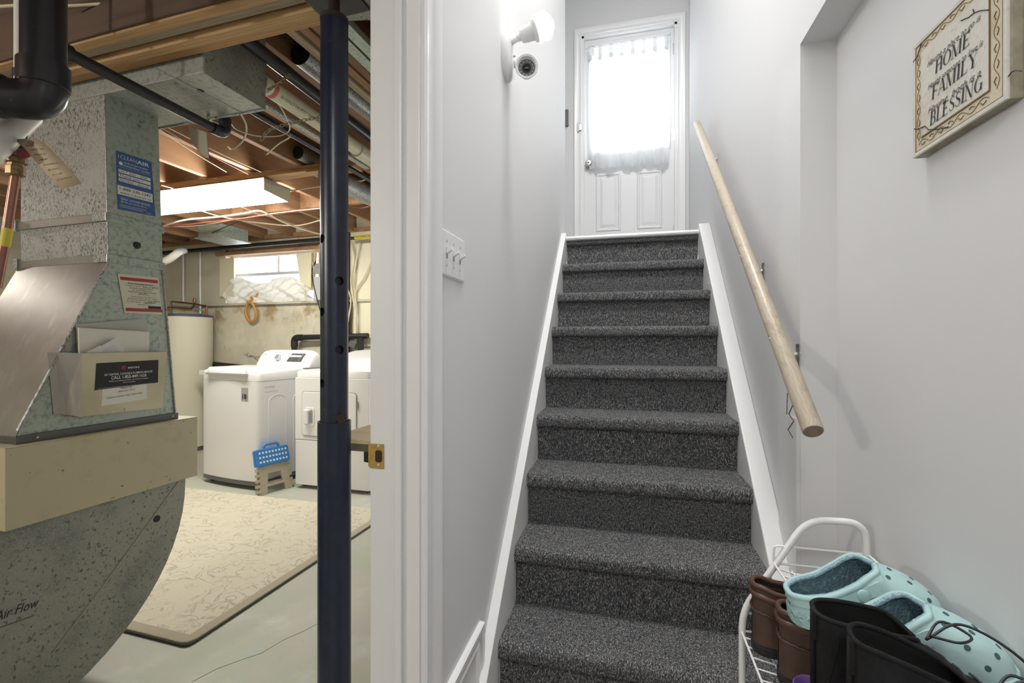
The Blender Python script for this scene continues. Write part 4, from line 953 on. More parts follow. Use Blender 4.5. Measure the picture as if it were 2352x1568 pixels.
cable([atZ(640, 445, 1.06), atZ(680, 436, 1.06), atZ(738, 428, 1.06), atZ(800, 425, 1.06), atZ(850, 408, 1.06)], .005, CABLE, 'cream cable leaving the end of the fluorescent light')
cable([atZ(370, 425, 1.08), atZ(450, 447, 1.08), atZ(540, 470, 1.08), atZ(600, 495, 1.08)], .003, CABLE, 'thin wire slanting past the light housing')
for i, (a, b, n) in enumerate((((365, 296), (520, 395), 'lowest'), ((365, 290), (570, 400), 'middle'), ((365, 282), (600, 395), 'highest'))):
    cable([atZ(*a, 1.10), atZ((a[0]+b[0])/2, (a[1]+b[1])/2+3, 1.10), atZ(*b, 1.10)], .0022, (CABLE, CABLER, CABLE)[i], n + ' of three thin wires along the joists behind the drop duct')
cable([atZ(372, 540, 1.03), atZ(420, 546, 1.03), atZ(470, 540, 1.04), atZ(520, 520, 1.06), atZ(560, 506, 1.06)], .004, CABLEB, 'black cable looping beneath the red one near the branch duct')
cable([atZ(798, 470, 1.06), atZ(830, 477, 1.06), atZ(860, 470, 1.06)], .004, CABLER, 'red cable to the right of the post')
cable([atZ(798, 420, 1.06), atZ(840, 412, 1.05), atZ(858, 402, 1.05)], .004, CABLE, 'cream cable to the right of the post')
# ceiling edge pipe along the back wall, gas line label
bp_ = pipe('long_pipe', [atY(375, 581, 3.95), atY(738, 550, 3.95)], .022, IRON, 'black pipe running the length of the back wall above the window', seg=14)
wv_ = thing('white_elbow', 'white plastic elbow poking out behind the duct near the long pipe', 'pipe', atY(385, 600, 3.3), 'B')
part(wv_, 'run', MB().tube(smooth_path([atY(365, 605, 3.3), atY(388, 595, 3.3), atY(412, 578, 3.4), atY(424, 575, 3.93)], 6), .035, 14), PVC, smooth=50)
ng = pipe('gas_line', [atY(790, 549, 3.9), atY(870, 541, 3.9)], .016, IRON, 'gas line with a yellow marker right of the post', seg=12)
ny = atY(816, 546, 3.9); nz_ = atY(868, 541, 3.9)
mk = part(ng, 'yellow_marker', MB().tube([ny, nz_], .0175, 14), M('yellow marker', (.60, .50, .02), .5), smooth=50, label='yellow gas marker')
part(mk, 'lettering', text_mb('NATURAL GAS', ny + Vector((.01, -.0185, -.008)), nz_-ny, (0, 0, 1), width=(nz_-ny).length*.8, height=.014), INK)
# vertical strips on the wall
for i, (px, y0, y1) in enumerate(((421, 585, 692), (460, 580, 720))):
    a, b = atY(px, y0, 4.045), atY(px, y1, 4.045)
    single('wall_conduit', MB().cyl((a.x, 4.045, a.z), (a.x, 4.045, b.z), .012, seg=10), PVC, ('thin white conduit on the wall over the water heater', 'white conduit on the wall between heater and window')[i], 'conduit', 'B', smooth=50)
# ================================================================ rug, appliances, tank, sink, stool
RUGM = M('cream looped rug', (.62, .56, .41), .95, spots=[(7, (.50, .45, .33), .50, .54, 2), (3, (.66, .60, .46), .5, .7, 2)], bump=(260, .5, 2), spec=.1)
def rug_mat():
    m, N, L, b = new_mat('cream carpet with scrolls')
    tc = N.new('ShaderNodeTexCoord')
    nz = N.new('ShaderNodeTexNoise'); nz.inputs['Scale'].default_value = 9; nz.inputs['Detail'].default_value = 2; nz.inputs['Distortion'].default_value = 1.6; L.new(tc.outputs['Object'], nz.inputs['Vector'])
    # thin wandering contour lines = scroll pattern
    a = N.new('ShaderNodeMath'); a.operation = 'SUBTRACT'; a.inputs[1].default_value = .5; L.new(nz.outputs[0], a.inputs[0])
    ab = N.new('ShaderNodeMath'); ab.operation = 'ABSOLUTE'; L.new(a.outputs[0], ab.inputs[0])
    mr = N.new('ShaderNodeMapRange'); mr.inputs[1].default_value = .006; mr.inputs[2].default_value = .034; mr.inputs[3].default_value = 1; mr.inputs[4].default_value = 0; L.new(ab.outputs[0], mr.inputs[0])
    n2 = N.new('ShaderNodeTexNoise'); n2.inputs['Scale'].default_value = 5; L.new(tc.outputs['Object'], n2.inputs['Vector'])
    m2 = N.new('ShaderNodeMapRange'); m2.inputs[1].default_value = .32; m2.inputs[2].default_value = .52; L.new(n2.outputs[0], m2.inputs[0])
    mul = N.new('ShaderNodeMath'); mul.operation = 'MULTIPLY'; L.new(mr.outputs[0], mul.inputs[0]); L.new(m2.outputs[0], mul.inputs[1])
    mx = N.new('ShaderNodeMix'); mx.data_type = 'RGBA'; mx.inputs[6].default_value = (.63, .59, .48, 1); mx.inputs[7].default_value = (.45, .42, .34, 1); L.new(mul.outputs[0], mx.inputs[0])
    L.new(mx.outputs[2], b.inputs['Base Color']); b.inputs['Roughness'].default_value = .95
    n3 = N.new('ShaderNodeTexNoise'); n3.inputs['Scale'].default_value = 240; L.new(tc.outputs['Object'], n3.inputs['Vector'])
    ad = N.new('ShaderNodeMath'); ad.operation = 'ADD'; L.new(n3.outputs[0], ad.inputs[0]); L.new(mul.outputs[0], ad.inputs[1])
    bp = N.new('ShaderNodeBump'); bp.inputs['Strength'].default_value = .5; bp.inputs['Distance'].default_value = .004; L.new(ad.outputs[0], bp.inputs['Height']); L.new(bp.outputs[0], b.inputs['Normal'])
    return m
rg = thing('area_rug', 'large cream scroll-patterned rug with a woven border on the concrete floor', 'rug', (-2.9, 2.1, FB), 'B')
RX1, RX0, RY0, RY1 = -1.70, -4.5, 1.335, 2.80
part(rg, 'pile', MB().prism([(RX0, RY0+.04), (RX1-.045, RY0+.04), (RX1-.045, RY1), (RX0, RY1-.06)], 'z', FB, FB+.011), rug_mat())
part(rg, 'border', MB().prism([(RX0, RY0), (RX1-.04, RY0), (RX1-.012, RY0+.01), (RX1, RY0+.04), (RX1, RY1+.01), (RX1-.05, RY1), (RX1-.05, RY0+.05), (RX0, RY0+.05)], 'z', FB, FB+.013), M('woven rug border', (.42, .38, .29), .9, bump=(300, .6, 2)), bevel=.005)
part(rg, 'binding', MB().tube(round_path([(RX0, RY0-.002, FB+.005), (RX1+.002, RY0-.002, FB+.005), (RX1+.002, RY1+.01, FB+.005)], .03), .005, 8), M('dark rug binding', (.06, .055, .045), .9), smooth=50)

# ---------------------------------------------------------------- washing machine (local frame: front at y = 0, width along x)
GREYK = M('dark grey kick strip', (.13, .13, .14), .5)
def rp(w_, d_, r, z, bulge=0.0, n=5):
    "rounded rectangle ring, front edge (y=0) bulging forward"
    pts = []
    for x, y in rrect(w_, d_, r, n, 0, d_/2):
        b = bulge*max(0, 1 - (2*x/w_)**2)*max(0, 1 - y/(d_*.25)) if bulge else 0
        pts.append(Vector((x, y - b, z)))
    return pts
def front_rp(w_, d_, r, z, bulge, nf=10):
    pts = [Vector((w_/2, d_, z)), Vector((-w_/2, d_, z)), Vector((-w_/2, r, z))]
    for k in range(1, 4): a = R(180 + 30*k); pts.append(Vector((-w_/2 + r + r*math.cos(a), r + r*math.sin(a) - bulge*0, z)))
    for k in range(1, nf): x = -w_/2 + r + (w_-2*r)*k/nf; pts.append(Vector((x, -bulge*(1-(2*x/(w_-2*r))**2), z)))
    for k in range(0, 4): a = R(270 + 30*k); pts.append(Vector((w_/2 - r + r*math.cos(a), r + r*math.sin(a), z)))
    return pts
wl, wr = atZ(463, 1105, FB), atZ(592, 1128, FB)
wm_o = (wl + wr)/2; wang = math.degrees(math.atan2(wr.y-wl.y, wr.x-wl.x)); WW = .672
wmo = thing('washing_machine', 'white top-load washing machine with rounded control console', 'washing machine', (wm_o.x, wm_o.y, FB), 'B', wang, local=True)
WD = .66; H1 = .855
part(wmo, 'body', MB().loft([front_rp(WW, WD, .035, z, .018) for z in (.07, H1)]), ENAM, smooth=40)
part(wmo, 'kick_strip', MB().loft([front_rp(WW-.004, WD-.01, .035, z, .016) for z in (.035, .0695)]), GREYK, smooth=40)
for sx in (-1, 1):
    for yy in (.06, .58):
        part(wmo, 'foot', MB().cyl((sx*.27, yy, 0), (sx*.27, yy, .037), .02, seg=12), BLACKP)
dk = [front_rp(WW+.004, WD, .037, H1+.004, .019), front_rp(WW+.004, WD, .037, H1+.05, .019), front_rp(WW-.012, WD, .05, H1+.078, .015), front_rp(WW-.06, WD, .07, H1+.088, .004)]
part(wmo, 'deck', MB().loft(dk), ENAM, smooth=50)
part(wmo, 'seam', MB().loft([front_rp(WW-.003, WD-.002, .035, z, .017) for z in (H1-.001, H1+.0045)]), ENAMG)
def lidf(k, z): return [Vector((x*k, y, z)) for x, y in rrect(.50, .40, .05, 5, 0, .205)]
part(wmo, 'lid', MB().loft([[Vector((p.x, p.y-.03, p.z)) for p in lidf(1, H1+.055)], [Vector((p.x, p.y-.03, p.z)) for p in lidf(1, H1+.096)], [Vector((p.x*.97, p.y*.96-.02, H1+.107)) for p in lidf(1, 0)]]), ENAM, smooth=45)
part(wmo, 'lid_lip', MB().box((-.235, -.031, H1+.046), (.235, -.01, H1+.062)), M('grey lid lip', (.33, .34, .35), .4))
cons = [( -.02, 0), (.035, .0), (.04, .035), (.07, .10), (.10, .142), (.135, .155), (.17, .145), (.17, 0)]
def cons_ring(x, k):
    return [Vector((x, .46 + (a if b < .1 else a)*1.0 + (1-k)*.03, H1+.085 + b*k)) for a, b in cons]
part(wmo, 'control_console', MB().loft([cons_ring(-.335, .55), cons_ring(-.315, .85), cons_ring(-.28, .97), cons_ring(-.2, 1), cons_ring(.2, 1), cons_ring(.28, .97), cons_ring(.315, .85), cons_ring(.335, .55)]), ENAM, smooth=50)
n_ = Vector((0, -.107, .06)).normalized(); fc = lambda x, t: Vector((x, .502 + .055*t, H1+.125 + .095*t))
nn = Vector((0, -.866, .5))
part(wmo, 'knob', MB().lathe(fc(-.05, .42), nn, [(0, .034), (.004, .034), (.006, .028), (.03, .026), (.032, .02)], 24), M('silver knob', (.55, .55, .56), .25, .6), smooth=40)
upc = Vector((0, .5, .866))
def onc(x, t, s=.003): return fc(x, t) + nn*s
dp = part(wmo, 'display_panel', MB().add([onc(.06, .1), onc(.235, .1), onc(.255, .85), (onc(.09, .85))], [(0, 1, 2, 3)]), M('dark display', (.06, .062, .065), .3), solid=.004)
mb = MB()
for r_ in range(4): mb.merge(text_mb('::|:: -- ::|::', onc(.085 + .006*r_, .2 + .16*r_, .006), (1, 0, 0), upc, width=.14, height=.010))
part(dp, 'lettering', mb, ENAMG)
part(wmo, 'brand_mark', MB().lathe(onc(-.245, .72), nn, [(0, .009), (.0006, .009)], 16).merge(text_mb('LG', onc(-.230, .64), (1, 0, 0), upc, height=.014)), M('grey mark', (.25, .25, .26), .5), label='brand mark', kind='stuff')
mb = MB()
for t_, x_, v_ in (('Cotton', -.14, .75), ('Normal', -.14, .5), ('Heavy', -.14, .28), ('Speed', .005, .75), ('Rinse', .005, .5), ('Delicates', .005, .28), ('Inverter Direct Drive', -.30, .0)):
    mb.merge(text_mb(t_, onc(x_, v_), (1, 0, 0), upc, height=.006))
part(wmo, 'cycle_print', mb, M('pale print', (.45, .45, .46), .5), kind='stuff')
bx_ = lambda x: -.018*(1-(2*x/(WW-.07))**2)
mk_ = part(wmo, 'warranty_badge', MB().add([(.165, bx_(.165)-.0012, .70), (.235, bx_(.235)-.0012, .70), (.235, bx_(.235)-.0012, .805), (.165, bx_(.165)-.0012, .805)], [(0, 1, 2, 3)]), M('grey badge', (.36, .36, .37), .5))
part(mk_, 'lettering', text_mb('10', (.178, bx_(.2)-.0028, .718), (1, 0, 0), (0, 0, 1), width=.045, height=.04, bold=.03), INK)
sd = WW/2 + .0012
part(wmo, 'side_label', text_mb('LG WASHER', (sd, .06, .80), (0, 1, 0), (0, 0, 1), width=.09, height=.016, lift=.0005).merge(text_mb('Inverter Direct Drive', (sd, .06, .765), (0, 1, 0), (0, 0, 1), width=.12, height=.011, lift=.0005)), M('faint print', (.38, .38, .39), .5), kind='stuff')
for yc in (.18, .42):
    pts = [(sd-.001, yc-.085, .12)] + [(sd-.001, yc + .085*math.cos(a), .68 + .06*math.sin(a)) for a in [R(180 - 18*i) for i in range(11)]] + [(sd-.001, yc+.085, .12)]
    part(wmo, 'pressed_panel', MB().tube(pts, .003, 6), ENAM, smooth=60)

# ---------------------------------------------------------------- dryer
dl_, drr = atZ(681, 1119, FB), atZ(849, 1137, FB)
dc = (dl_ + drr)/2; dang = math.degrees(math.atan2(drr.y-dl_.y, drr.x-dl_.x)); DW = .682
dy = thing('tumble_dryer', 'white front-door tumble dryer standing beside the washing machine behind the post', 'dryer', (dc.x, dc.y, FB), 'B', dang, local=True)
part(dy, 'body', MB().box((-DW/2, .0, .03), (DW/2, .66, .885)), ENAM, bevel=.008)
part(dy, 'front_lower_panel', MB().box((-DW/2+.004, -.012, .032), (DW/2-.004, .0, .385)), ENAM, bevel=.004)
part(dy, 'front_upper_panel', MB().box((-DW/2+.002, -.012, .392), (DW/2-.002, .0, .885)), ENAM, bevel=.004)
part(dy, 'top', MB().loft([front_rp(DW+.006, .67, .03, .887, .012), front_rp(DW+.006, .67, .03, .925, .012), front_rp(DW-.02, .66, .03, .94, .0)]), ENAM, smooth=45)
dd = part(dy, 'door', MB().prism(rrect(.50, .345, .025, 4, -.02, .60), 'y', -.019, -.0121), ENAM, bevel=.003)
part(dy, 'door_gap', MB().prism(rrect(.512, .357, .028, 4, -.02, .60), 'y', -.0128, -.0115), M('grey gap', (.30, .30, .31), .5))
hn = part(dd, 'handle', MB().prism(rrect(.09, .145, .02, 4, -.195, .58), 'y', -.024, -.019), ENAM, bevel=.003)
part(hn, 'grip', MB().prism([(-.235, .52), (-.190, .52), (-.190, .635), (-.235, .635)], 'y', -.048, -.024), ENAM, bevel=.008)
part(hn, 'grip_shadow', MB().prism(rrect(.026, .105, .01, 4, -.175, .58), 'y', -.0246, -.0240), M('handle recess', (.30, .30, .31), .5))
part(dd, 'hinge', MB().box((.236, -.022, .655), (.244, -.014, .715)), NICKEL)
cons2 = [(.45, .94), (.47, .99), (.53, 1.085), (.56, 1.10), (.66, 1.10), (.66, .94)]
def c2(x, k): return [Vector((x, a + (1-k)*.02, .94 + (b-.94)*k)) for a, b in cons2]
part(dy, 'control_console', MB().loft([c2(-.335, .55), c2(-.27, .8), c2(-.18, .93), c2(-.05, 1), c2(.05, 1), c2(.18, .93), c2(.27, .8), c2(.335, .55)]), M('pale grey console', (.52, .53, .54), .35), smooth=50)
nk = Vector((0, -.85, .53)); 
kp = Vector((.235, .497, 1.02))
part(dy, 'knob', MB().lathe(kp, nk, [(-.01, .036), (.004, .036), (.008, .03), (.03, .027), (.033, .02)], 24), WHITEPL, smooth=40)
part(dy, 'lettering', text_mb('Inglis', Vector((-.035, .493, 1.01)), (1, 0, 0), (0, .53, .85), height=.02, shear=.3, lift=.008), M('white mark', (.85, .85, .85), .4))
for sx in (-1, 1): part(dy, 'foot', MB().cyl((sx*.3, .05, 0), (sx*.3, .05, .032), .018, seg=12), GREYK)

# ---------------------------------------------------------------- folding step stool leaning on the washer
sl_ = atZ(597, 1140, FB); sr_ = atZ(674, 1118, FB)
sang = math.degrees(math.atan2(sr_.y-sl_.y, sr_.x-sl_.x)); so = (sl_+sr_)/2
ss = thing('step_stool', 'folded plastic step stool with blue dotted top leaning against the washing machine', 'step stool', (so.x, so.y, FB), 'B', sang, local=True)
TAUPE = M('taupe plastic', (.42, .38, .29), .5); SBLUE = M('bright blue plastic', (.03, .21, .58), .4)
SW = (sr_-sl_).length
tilt = Matrix.Rotation(R(-14), 4, 'X')   # leans back
def sxf(mb): return mb.xf(Matrix.Translation((0, .0, 0)) @ tilt)
a_, b_ = SW/2, SW/2*.86; hl = .215
def trap(x0, x1, z0, z1, y0, y1):
    return [(-x0, z0), (x0, z0), (x1, z1), (-x1, z1)]
mb = MB()
mb.prism([(-a_, 0), (-a_+.062, 0), (-a_+.068, .055), (a_-.068, .055), (a_-.062, 0), (a_, 0), (a_-.015, .075), (-a_+.015, .075)], 'y', 0, .018)
mb.prism([(-a_+.0145, .074), (-a_+.075, .074), (-b_+.065, .155), (-b_+.002, .216)], 'y', 0, .018)
mb.prism([(a_-.0145, .074), (a_-.075, .074), (b_-.065, .155), (b_-.002, .216)], 'y', 0, .018)
mb.prism([(-b_-.005, .216), (-b_+.06, .152), (b_-.06, .152), (b_+.005, .216)], 'y', 0, .018)
lp = part(ss, 'leg_panel', sxf(mb), TAUPE, bevel=.003)
mb = MB()
mb.prism([(-a_, 0), (-a_+.06, 0), (-b_+.06, .21), (-b_, .21)], 'y', .022, .038); mb.prism([(a_, 0), (a_-.06, 0), (b_-.06, .21), (b_, .21)], 'y', .022, .038)
mb.prism([(-a_+.01, .05), (a_-.01, .05), (b_, .09), (-b_, .09)], 'y', .024, .036)
part(ss, 'rear_leg_panel', sxf(mb), TAUPE, bevel=.003)
for sx in (-1, 1):
    for i in range(5):
        t = (i+.5)/5; x = sx*(a_ + (b_-a_)*t)
        part(ss, 'side_hinge', sxf(MB().box((x-.012, -.003, .012+.20*t-.012), (x+.012, .040, .012+.20*t+.010))), TAUPE, bevel=.002)
t0 = .216; t1 = .345
tp = part(ss, 'top_half', sxf(MB().prism([(-b_-.010, t0), (b_+.010, t0), (b_+.015, t0+.012), (b_+.013, t1-.006), (b_+.005, t1), (-b_-.005, t1), (-b_-.013, t1-.006), (-b_-.015, t0+.012)], 'y', -.016, .006)), SBLUE, bevel=.004)
part(ss, 'top_half', sxf(MB().prism([(-b_-.010, t0), (b_+.010, t0), (b_+.015, t0+.012), (b_+.013, t1-.006), (b_+.005, t1), (-b_-.005, t1), (-b_-.013, t1-.006), (-b_-.015, t0+.012)], 'y', .012, .040)), SBLUE, bevel=.004)
hd = part(ss, 'carry_handle', sxf(MB().tube(round_path([(-.065, .0, t1-.01), (-.055, .0, t1+.03), (.055, .0, t1+.03), (.065, .0, t1-.01)], .02), .0095, 10)), SBLUE, smooth=60)
GRIPW = M('pale grip dots', (.72, .72, .66), .6)
for r_ in range(3):
    for c_ in range(9):
        x = (-b_+.012) + (2*b_-.024)*c_/8; z = t0 + .030 + r_*.035
        part(tp, 'grip_dot', sxf(MB().lathe((x, -.016, z), (0, -1, 0), [(0, .0085), (.001, .0085), (.0012, .004)], 10)), GRIPW)
for i in range(6):
    x = -b_ + 2*b_*i/5
    part(ss, 'top_hinge', sxf(MB().box((x-.010, -.004, t0-.012), (x+.010, .006, t0+.006))), TAUPE, bevel=.002)

# ---------------------------------------------------------------- water heater, its pipes
tcx = atY(466, 800, 3.80).x - .265; TC = Vector((tcx, 3.80, FB))
wh = thing('water_heater', 'tall cream water heater tank in the corner behind the duct', 'water heater', TC, 'B')
zt_ = atY(430, 722, 3.58).z
part(wh, 'tank', MB().lathe(TC + Vector((0, 0, .05)), (0, 0, 1), [(0, .262), (zt_-FB-.06, .265), (zt_-FB-.055, .26)], 40), M('cream enamel tank', (.58, .56, .46), .4), smooth=40)
part(wh, 'top_cap', MB().lathe(Vector((TC.x, TC.y, zt_-.012)), (0, 0, 1), [(0, .269), (.02, .269), (.026, .25)], 40), M('dark blue rim', (.04, .05, .11), .4), smooth=40)
part(wh, 'base', MB().lathe(TC, (0, 0, 1), [(0, .24), (.05, .25)], 30), GREYK)
cpx = lambda *p: atY(*p, 3.95)
cpb = [cpx(393, 735), cpx(393, 692), cpx(440, 697), cpx(475, 703), cpx(474, 760), cpx(470, 845)]
cw = thing('copper_supply', 'copper water supply rising beside the water heater', 'pipe', cpb[-1], 'B')
part(cw, 'run', MB().tube(round_path(cpb, .02), .0095, 10), COPPER, smooth=50)
part(cw, 'valve', MB().lathe(cpx(447, 690), (0, 0, 1), [(-.03, .012), (.0, .02), (.03, .012)], 12), BRASSD, smooth=40)
part(cw, 'lower_valve', MB().lathe(cpx(472, 762), (0, 0, 1), [(-.03, .014), (0, .024), (.03, .014)], 12), BRASSD, smooth=40)
part(cw, 'loop', MB().tube(round_path([cpx(385, 705), cpx(440, 709), cpx(446, 700)], .02), .008, 8), COPPER, smooth=50)
single('wall_tag', MB().prism(rrect(.02, .075, .009, 3, atY(480, 751, 4.08).x, atY(480, 751, 4.08).z), 'y', 4.06, 4.0995), M('red tag', (.55, .04, .04), .5), 'small red tag on the concrete wall by the copper supply', 'tag', 'B', bevel=.004)
# ---------------------------------------------------------------- laundry sink behind the washer
sa, sb = atY(456, 850, 3.60), atY(600, 840, 3.60)
sk_ = thing('utility_sink', 'white utility sink showing its rim behind the washing machine', 'sink', (-3.78, 3.6, FB), 'B')
zs = sa.z
m = MB(); x0, x1, y0, y1 = sa.x, sa.x+.60, 3.60, 3.95
def srr(k, z): return [Vector((x0+k, y0+k, z)), Vector((x1-k, y0+k, z)), Vector((x1-k, y1-k, z)), Vector((x0+k, y1-k, z))]
m.loft([srr(.05, zs-.38), srr(.03, zs-.06), srr(0, zs-.05), srr(0, zs), srr(.03, zs), srr(.06, zs-.33)], True, True, True)
part(sk_, 'basin', m, WHITEPL, bevel=.006)
for sx in (x0+.06, x1-.06):
    for yy in (y0+.06, y1-.06): part(sk_, 'leg', MB().cyl((sx, yy, FB), (sx, yy, zs-.36), .016, seg=10), WHITEPL)
f0 = atY(569, 818, 3.85); f1 = atY(592, 828, 3.6)
fa = thing('faucet', 'thin chrome faucet reaching over the utility sink', 'faucet', f0, 'B')
part(fa, 'spout', MB().tube(smooth_path([f0, f0 + Vector((.02, 0, .0)), atY(580, 817, 3.75), f1, f1 + Vector((.04, -.02, -.06))], 5), .009, 8), NICKEL, smooth=60)
part(fa, 'tap_handle', MB().lathe(f0, (-.3, -.4, 1), [(-.01, .008), (.02, .012), (.025, .026), (.034, .026)], 10), NICKEL, smooth=40)
part(fa, 'stem', MB().tube([f0, Vector((f0.x, 4.098, f0.z-.02))], .008, 8), NICKEL)
# ---------------------------------------------------------------- drain pipes on the back wall
pd = [atY(470, 835, 4.0), atY(475, 836, 4.0), atY(570, 846, 4.0), atY(640, 853, 4.0)]
single('waste_pipe', MB().tube(pd, .036, 14), IRON, 'sloping black waste pipe low on the back wall behind the sink', 'pipe', 'B', smooth=50)
pu = [atY(676, 830, 4.0), atY(676, 775, 4.0), atY(740, 773, 4.0), atY(845, 771, 4.0)]
us = thing('drain_trap', 'black drain pipe with an elbow on the wall behind the dryer', 'pipe', pu[0], 'B')
part(us, 'run', MB().tube(round_path([Vector((pu[0].x, 4.0, -.45)), pu[1], pu[3]], .05, 6), .028, 14), IRON, smooth=50)
part(us, 'elbow', MB().tube(round_path([pu[1] + Vector((0, 0, -.1)), pu[1], pu[1] + Vector((.1, 0, 0))], .05, 6), .034, 14), IRON, smooth=50)
part(us, 'drop_leg', MB().cyl(atY(829, 775, 4.0), Vector((atY(829, 775, 4.0).x, 4.0, -.3)), .03, seg=14), IRON, smooth=50)
# orange clamp ring on a block
oc = atY(571, 716, 4.0)
og = thing('orange_ring', 'orange steel ring hung below the window sill', 'ring', (oc.x, 4.0, oc.z), 'B')
ORG_ = M('orange enamel', (.46, .24, .05), .5)
pts = [Vector((oc.x + .072*math.sin(a)*(1-.25*max(0, math.cos(a))), 4.03-.015*math.cos(a), oc.z - .0 + .105*math.cos(a))) for a in [2*math.pi*i/28 for i in range(28)]]
part(og, 'ring', MB().tube(pts, .015, 10, closed=True), ORG_, smooth=60)
part(og, 'neck', MB().prism([(oc.x-.045, oc.z+.10), (oc.x+.045, oc.z+.10), (oc.x+.022, oc.z+.19), (oc.x-.022, oc.z+.19)], 'y', 4.01, 4.04), ORG_, bevel=.006)
part(og, 'wood_block', MB().box((oc.x-.045, 4.03, oc.z+.165), (oc.x+.10, 4.06, oc.z+.215)), BEAMW[0], bevel=.003)
# plywood bench top at right of the post
q = [atZ(797, 997, -.30), atZ(870, 965, -.30)]
bt = thing('folding_table', 'plywood table top with a black bracket in front of the dryer', 'table', (-1.62, 1.9, FB), 'B')
TZ = -.285
e = [atZ(798, 1008, TZ), atZ(852, 1010, TZ), atZ(852, 974, TZ), atZ(800, 990, TZ)]
part(bt, 'top', MB().prism([(e[0].x-.0, e[0].y), (e[1].x+.13, e[1].y-.01), (e[2].x+.13, e[2].y+.12), (e[2].x, e[2].y), (e[3].x, e[3].y)], 'z', TZ-.012, TZ), wood('plywood', (.52, .44, .27), (.48, .40, .24), (.42, .34, .2), 'x', 6, .6), bevel=.001)
part(bt, 'edge_rail', MB().box((e[0].x, e[0].y+.004, TZ-.034), (e[1].x+.13, e[0].y+.03, TZ-.012)), M('dark table rail', (.10, .095, .07), .6))
part(bt, 'bracket', MB().prism([(atZ(805, 1020, TZ).x, TZ-.036), (atZ(835, 1020, TZ).x, TZ-.036), (atZ(835, 1020, TZ).x, TZ-.046), (atZ(822, 1020, TZ).x, TZ-.066), (atZ(805, 1020, TZ).x, TZ-.064)], 'y', e[0].y+.006, e[0].y+.012), BLACKP)
part(bt, 'leg', MB().cyl((e[1].x+.10, e[1].y+.05, FB), (e[1].x+.10, e[1].y+.05, TZ-.012), .014, seg=10), IRON)
part(bt, 'leg', MB().cyl((e[2].x+.10, e[2].y+.02, FB), (e[2].x+.10, e[2].y+.02, TZ-.012), .014, seg=10), IRON)
# wiring on the boards right of the post
for pts, lb in (([(808, 560), (815, 600), (806, 640), (812, 690), (818, 740), (816, 790)], 'cream cable stapled down the cream boards to the dryer outlet'),
                ([(826, 558), (818, 600), (813, 650), (818, 700), (815, 760)], 'second cream cable twisting down the cream boards'),
                ([(852, 600), (835, 640), (818, 665), (815, 700)], 'cream cable slanting in from the doorway side'),
                ([(795, 655), (806, 690), (799, 740), (796, 790), (800, 830)], 'cream cable looping close behind the post')):
    cable([atY(*p, 4.03) for p in pts], .008, CABLE, lb, 'cables on the back wall boards')
cable([atY(*p, 4.0) for p in ((722, 620), (715, 600), (702, 640), (700, 680), (710, 695))], .006, CABLE, 'cream cable hanging at the window edge', 'cables on the back wall boards')
cable([atY(*p, 4.0) for p in ((725, 600), (716, 625), (722, 660), (735, 712))], .006, CABLEB, 'black cable hanging at the window edge', 'cables on the back wall boards')
a = atY(727, 640, 4.0); jb = thing('junction_box', 'grey electrical box with wood backing beside the window', 'electrical box', (a.x, 4.05, a.z), 'B')
part(jb, 'box', MB().box((a.x-.04, 4.0, a.z-.22), (a.x+.05, 4.06, a.z+.02)), M('grey box enamel', (.42, .43, .46), .5), bevel=.004)
part(jb, 'upper_box', MB().box((a.x-.05, 4.0, a.z+.05), (a.x+.05, 4.06, a.z+.16)), GALV, bevel=.004)
part(jb, 'wood_backing', MB().box((a.x+.0, 4.03, a.z+.16), (a.x+.06, 4.06, a.z+.36)), BEAMW[0])
a = atY(812, 790, 4.04); single('dryer_plug', MB().obox(a, (.09, .05, .08), Matrix.Rotation(R(25), 3, 'Y')), M('grey plug', (.10, .10, .10), .5), 'grey plug and cord above the dryer console', 'plug', 'B', bevel=.01)
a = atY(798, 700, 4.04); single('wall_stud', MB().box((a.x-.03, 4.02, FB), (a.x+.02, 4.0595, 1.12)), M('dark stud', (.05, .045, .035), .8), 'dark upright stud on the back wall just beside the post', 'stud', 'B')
# housings for the two unseen fill lights added to the furnace room
for (x, y, z), lb in (((-2.4, -1.15, .83), 'unseen bare fill bulb added in front of the return duct'), ((-4.6, .9, 1.06), 'unseen bare fill bulb added beyond the return duct')):
    t = thing('fill_bulb_holder', lb, 'lamp', (x, y, z-.05), 'B')
    part(t, 'socket', MB().lathe((x, y, 1.128), (0, 0, -1), [(0, .045), (.02, .045), (.03, .025), (1.128-z-.03, .02)], 18), WHITEPL, smooth=40)
# ================================================================ wall sign (frame S, on the right wall; reads towards -y)
SXF = .600; SGY0, SGY1, SGZ0, SGZ1 = .917, 1.172, .392, .634
PLAST = M('aged plaster', (.60, .58, .52), .75, spots=[(9, (.52, .48, .38), .48, .7, 5), (60, (.48, .45, .40), .6, .75, 3)], bump=(90, .35, 4))
PLAST2 = M('tan plaster border', (.58, .51, .38), .75, spots=[(14, (.46, .37, .24), .5, .72, 4)], bump=(90, .35, 4))
PLASTE = M('grimy plaster edge', (.30, .27, .20), .85, spots=[(20, (.18, .15, .10), .45, .7, 4), (8, (.46, .44, .38), .5, .75, 4)], bump=(60, .5, 4))
BROWNL = M('brown groove', (.16, .09, .03), .8)
sg = thing('wall_sign', 'square antiqued plaster plaque with home, family and blessing verse on the right wall', 'wall sign', (XN, 1.045, SGZ0))
body = part(sg, 'plaque', MB().box((SXF+.003, SGY0, SGZ0), (XN, SGY1, SGZ1)), PLASTE, bevel=.004)
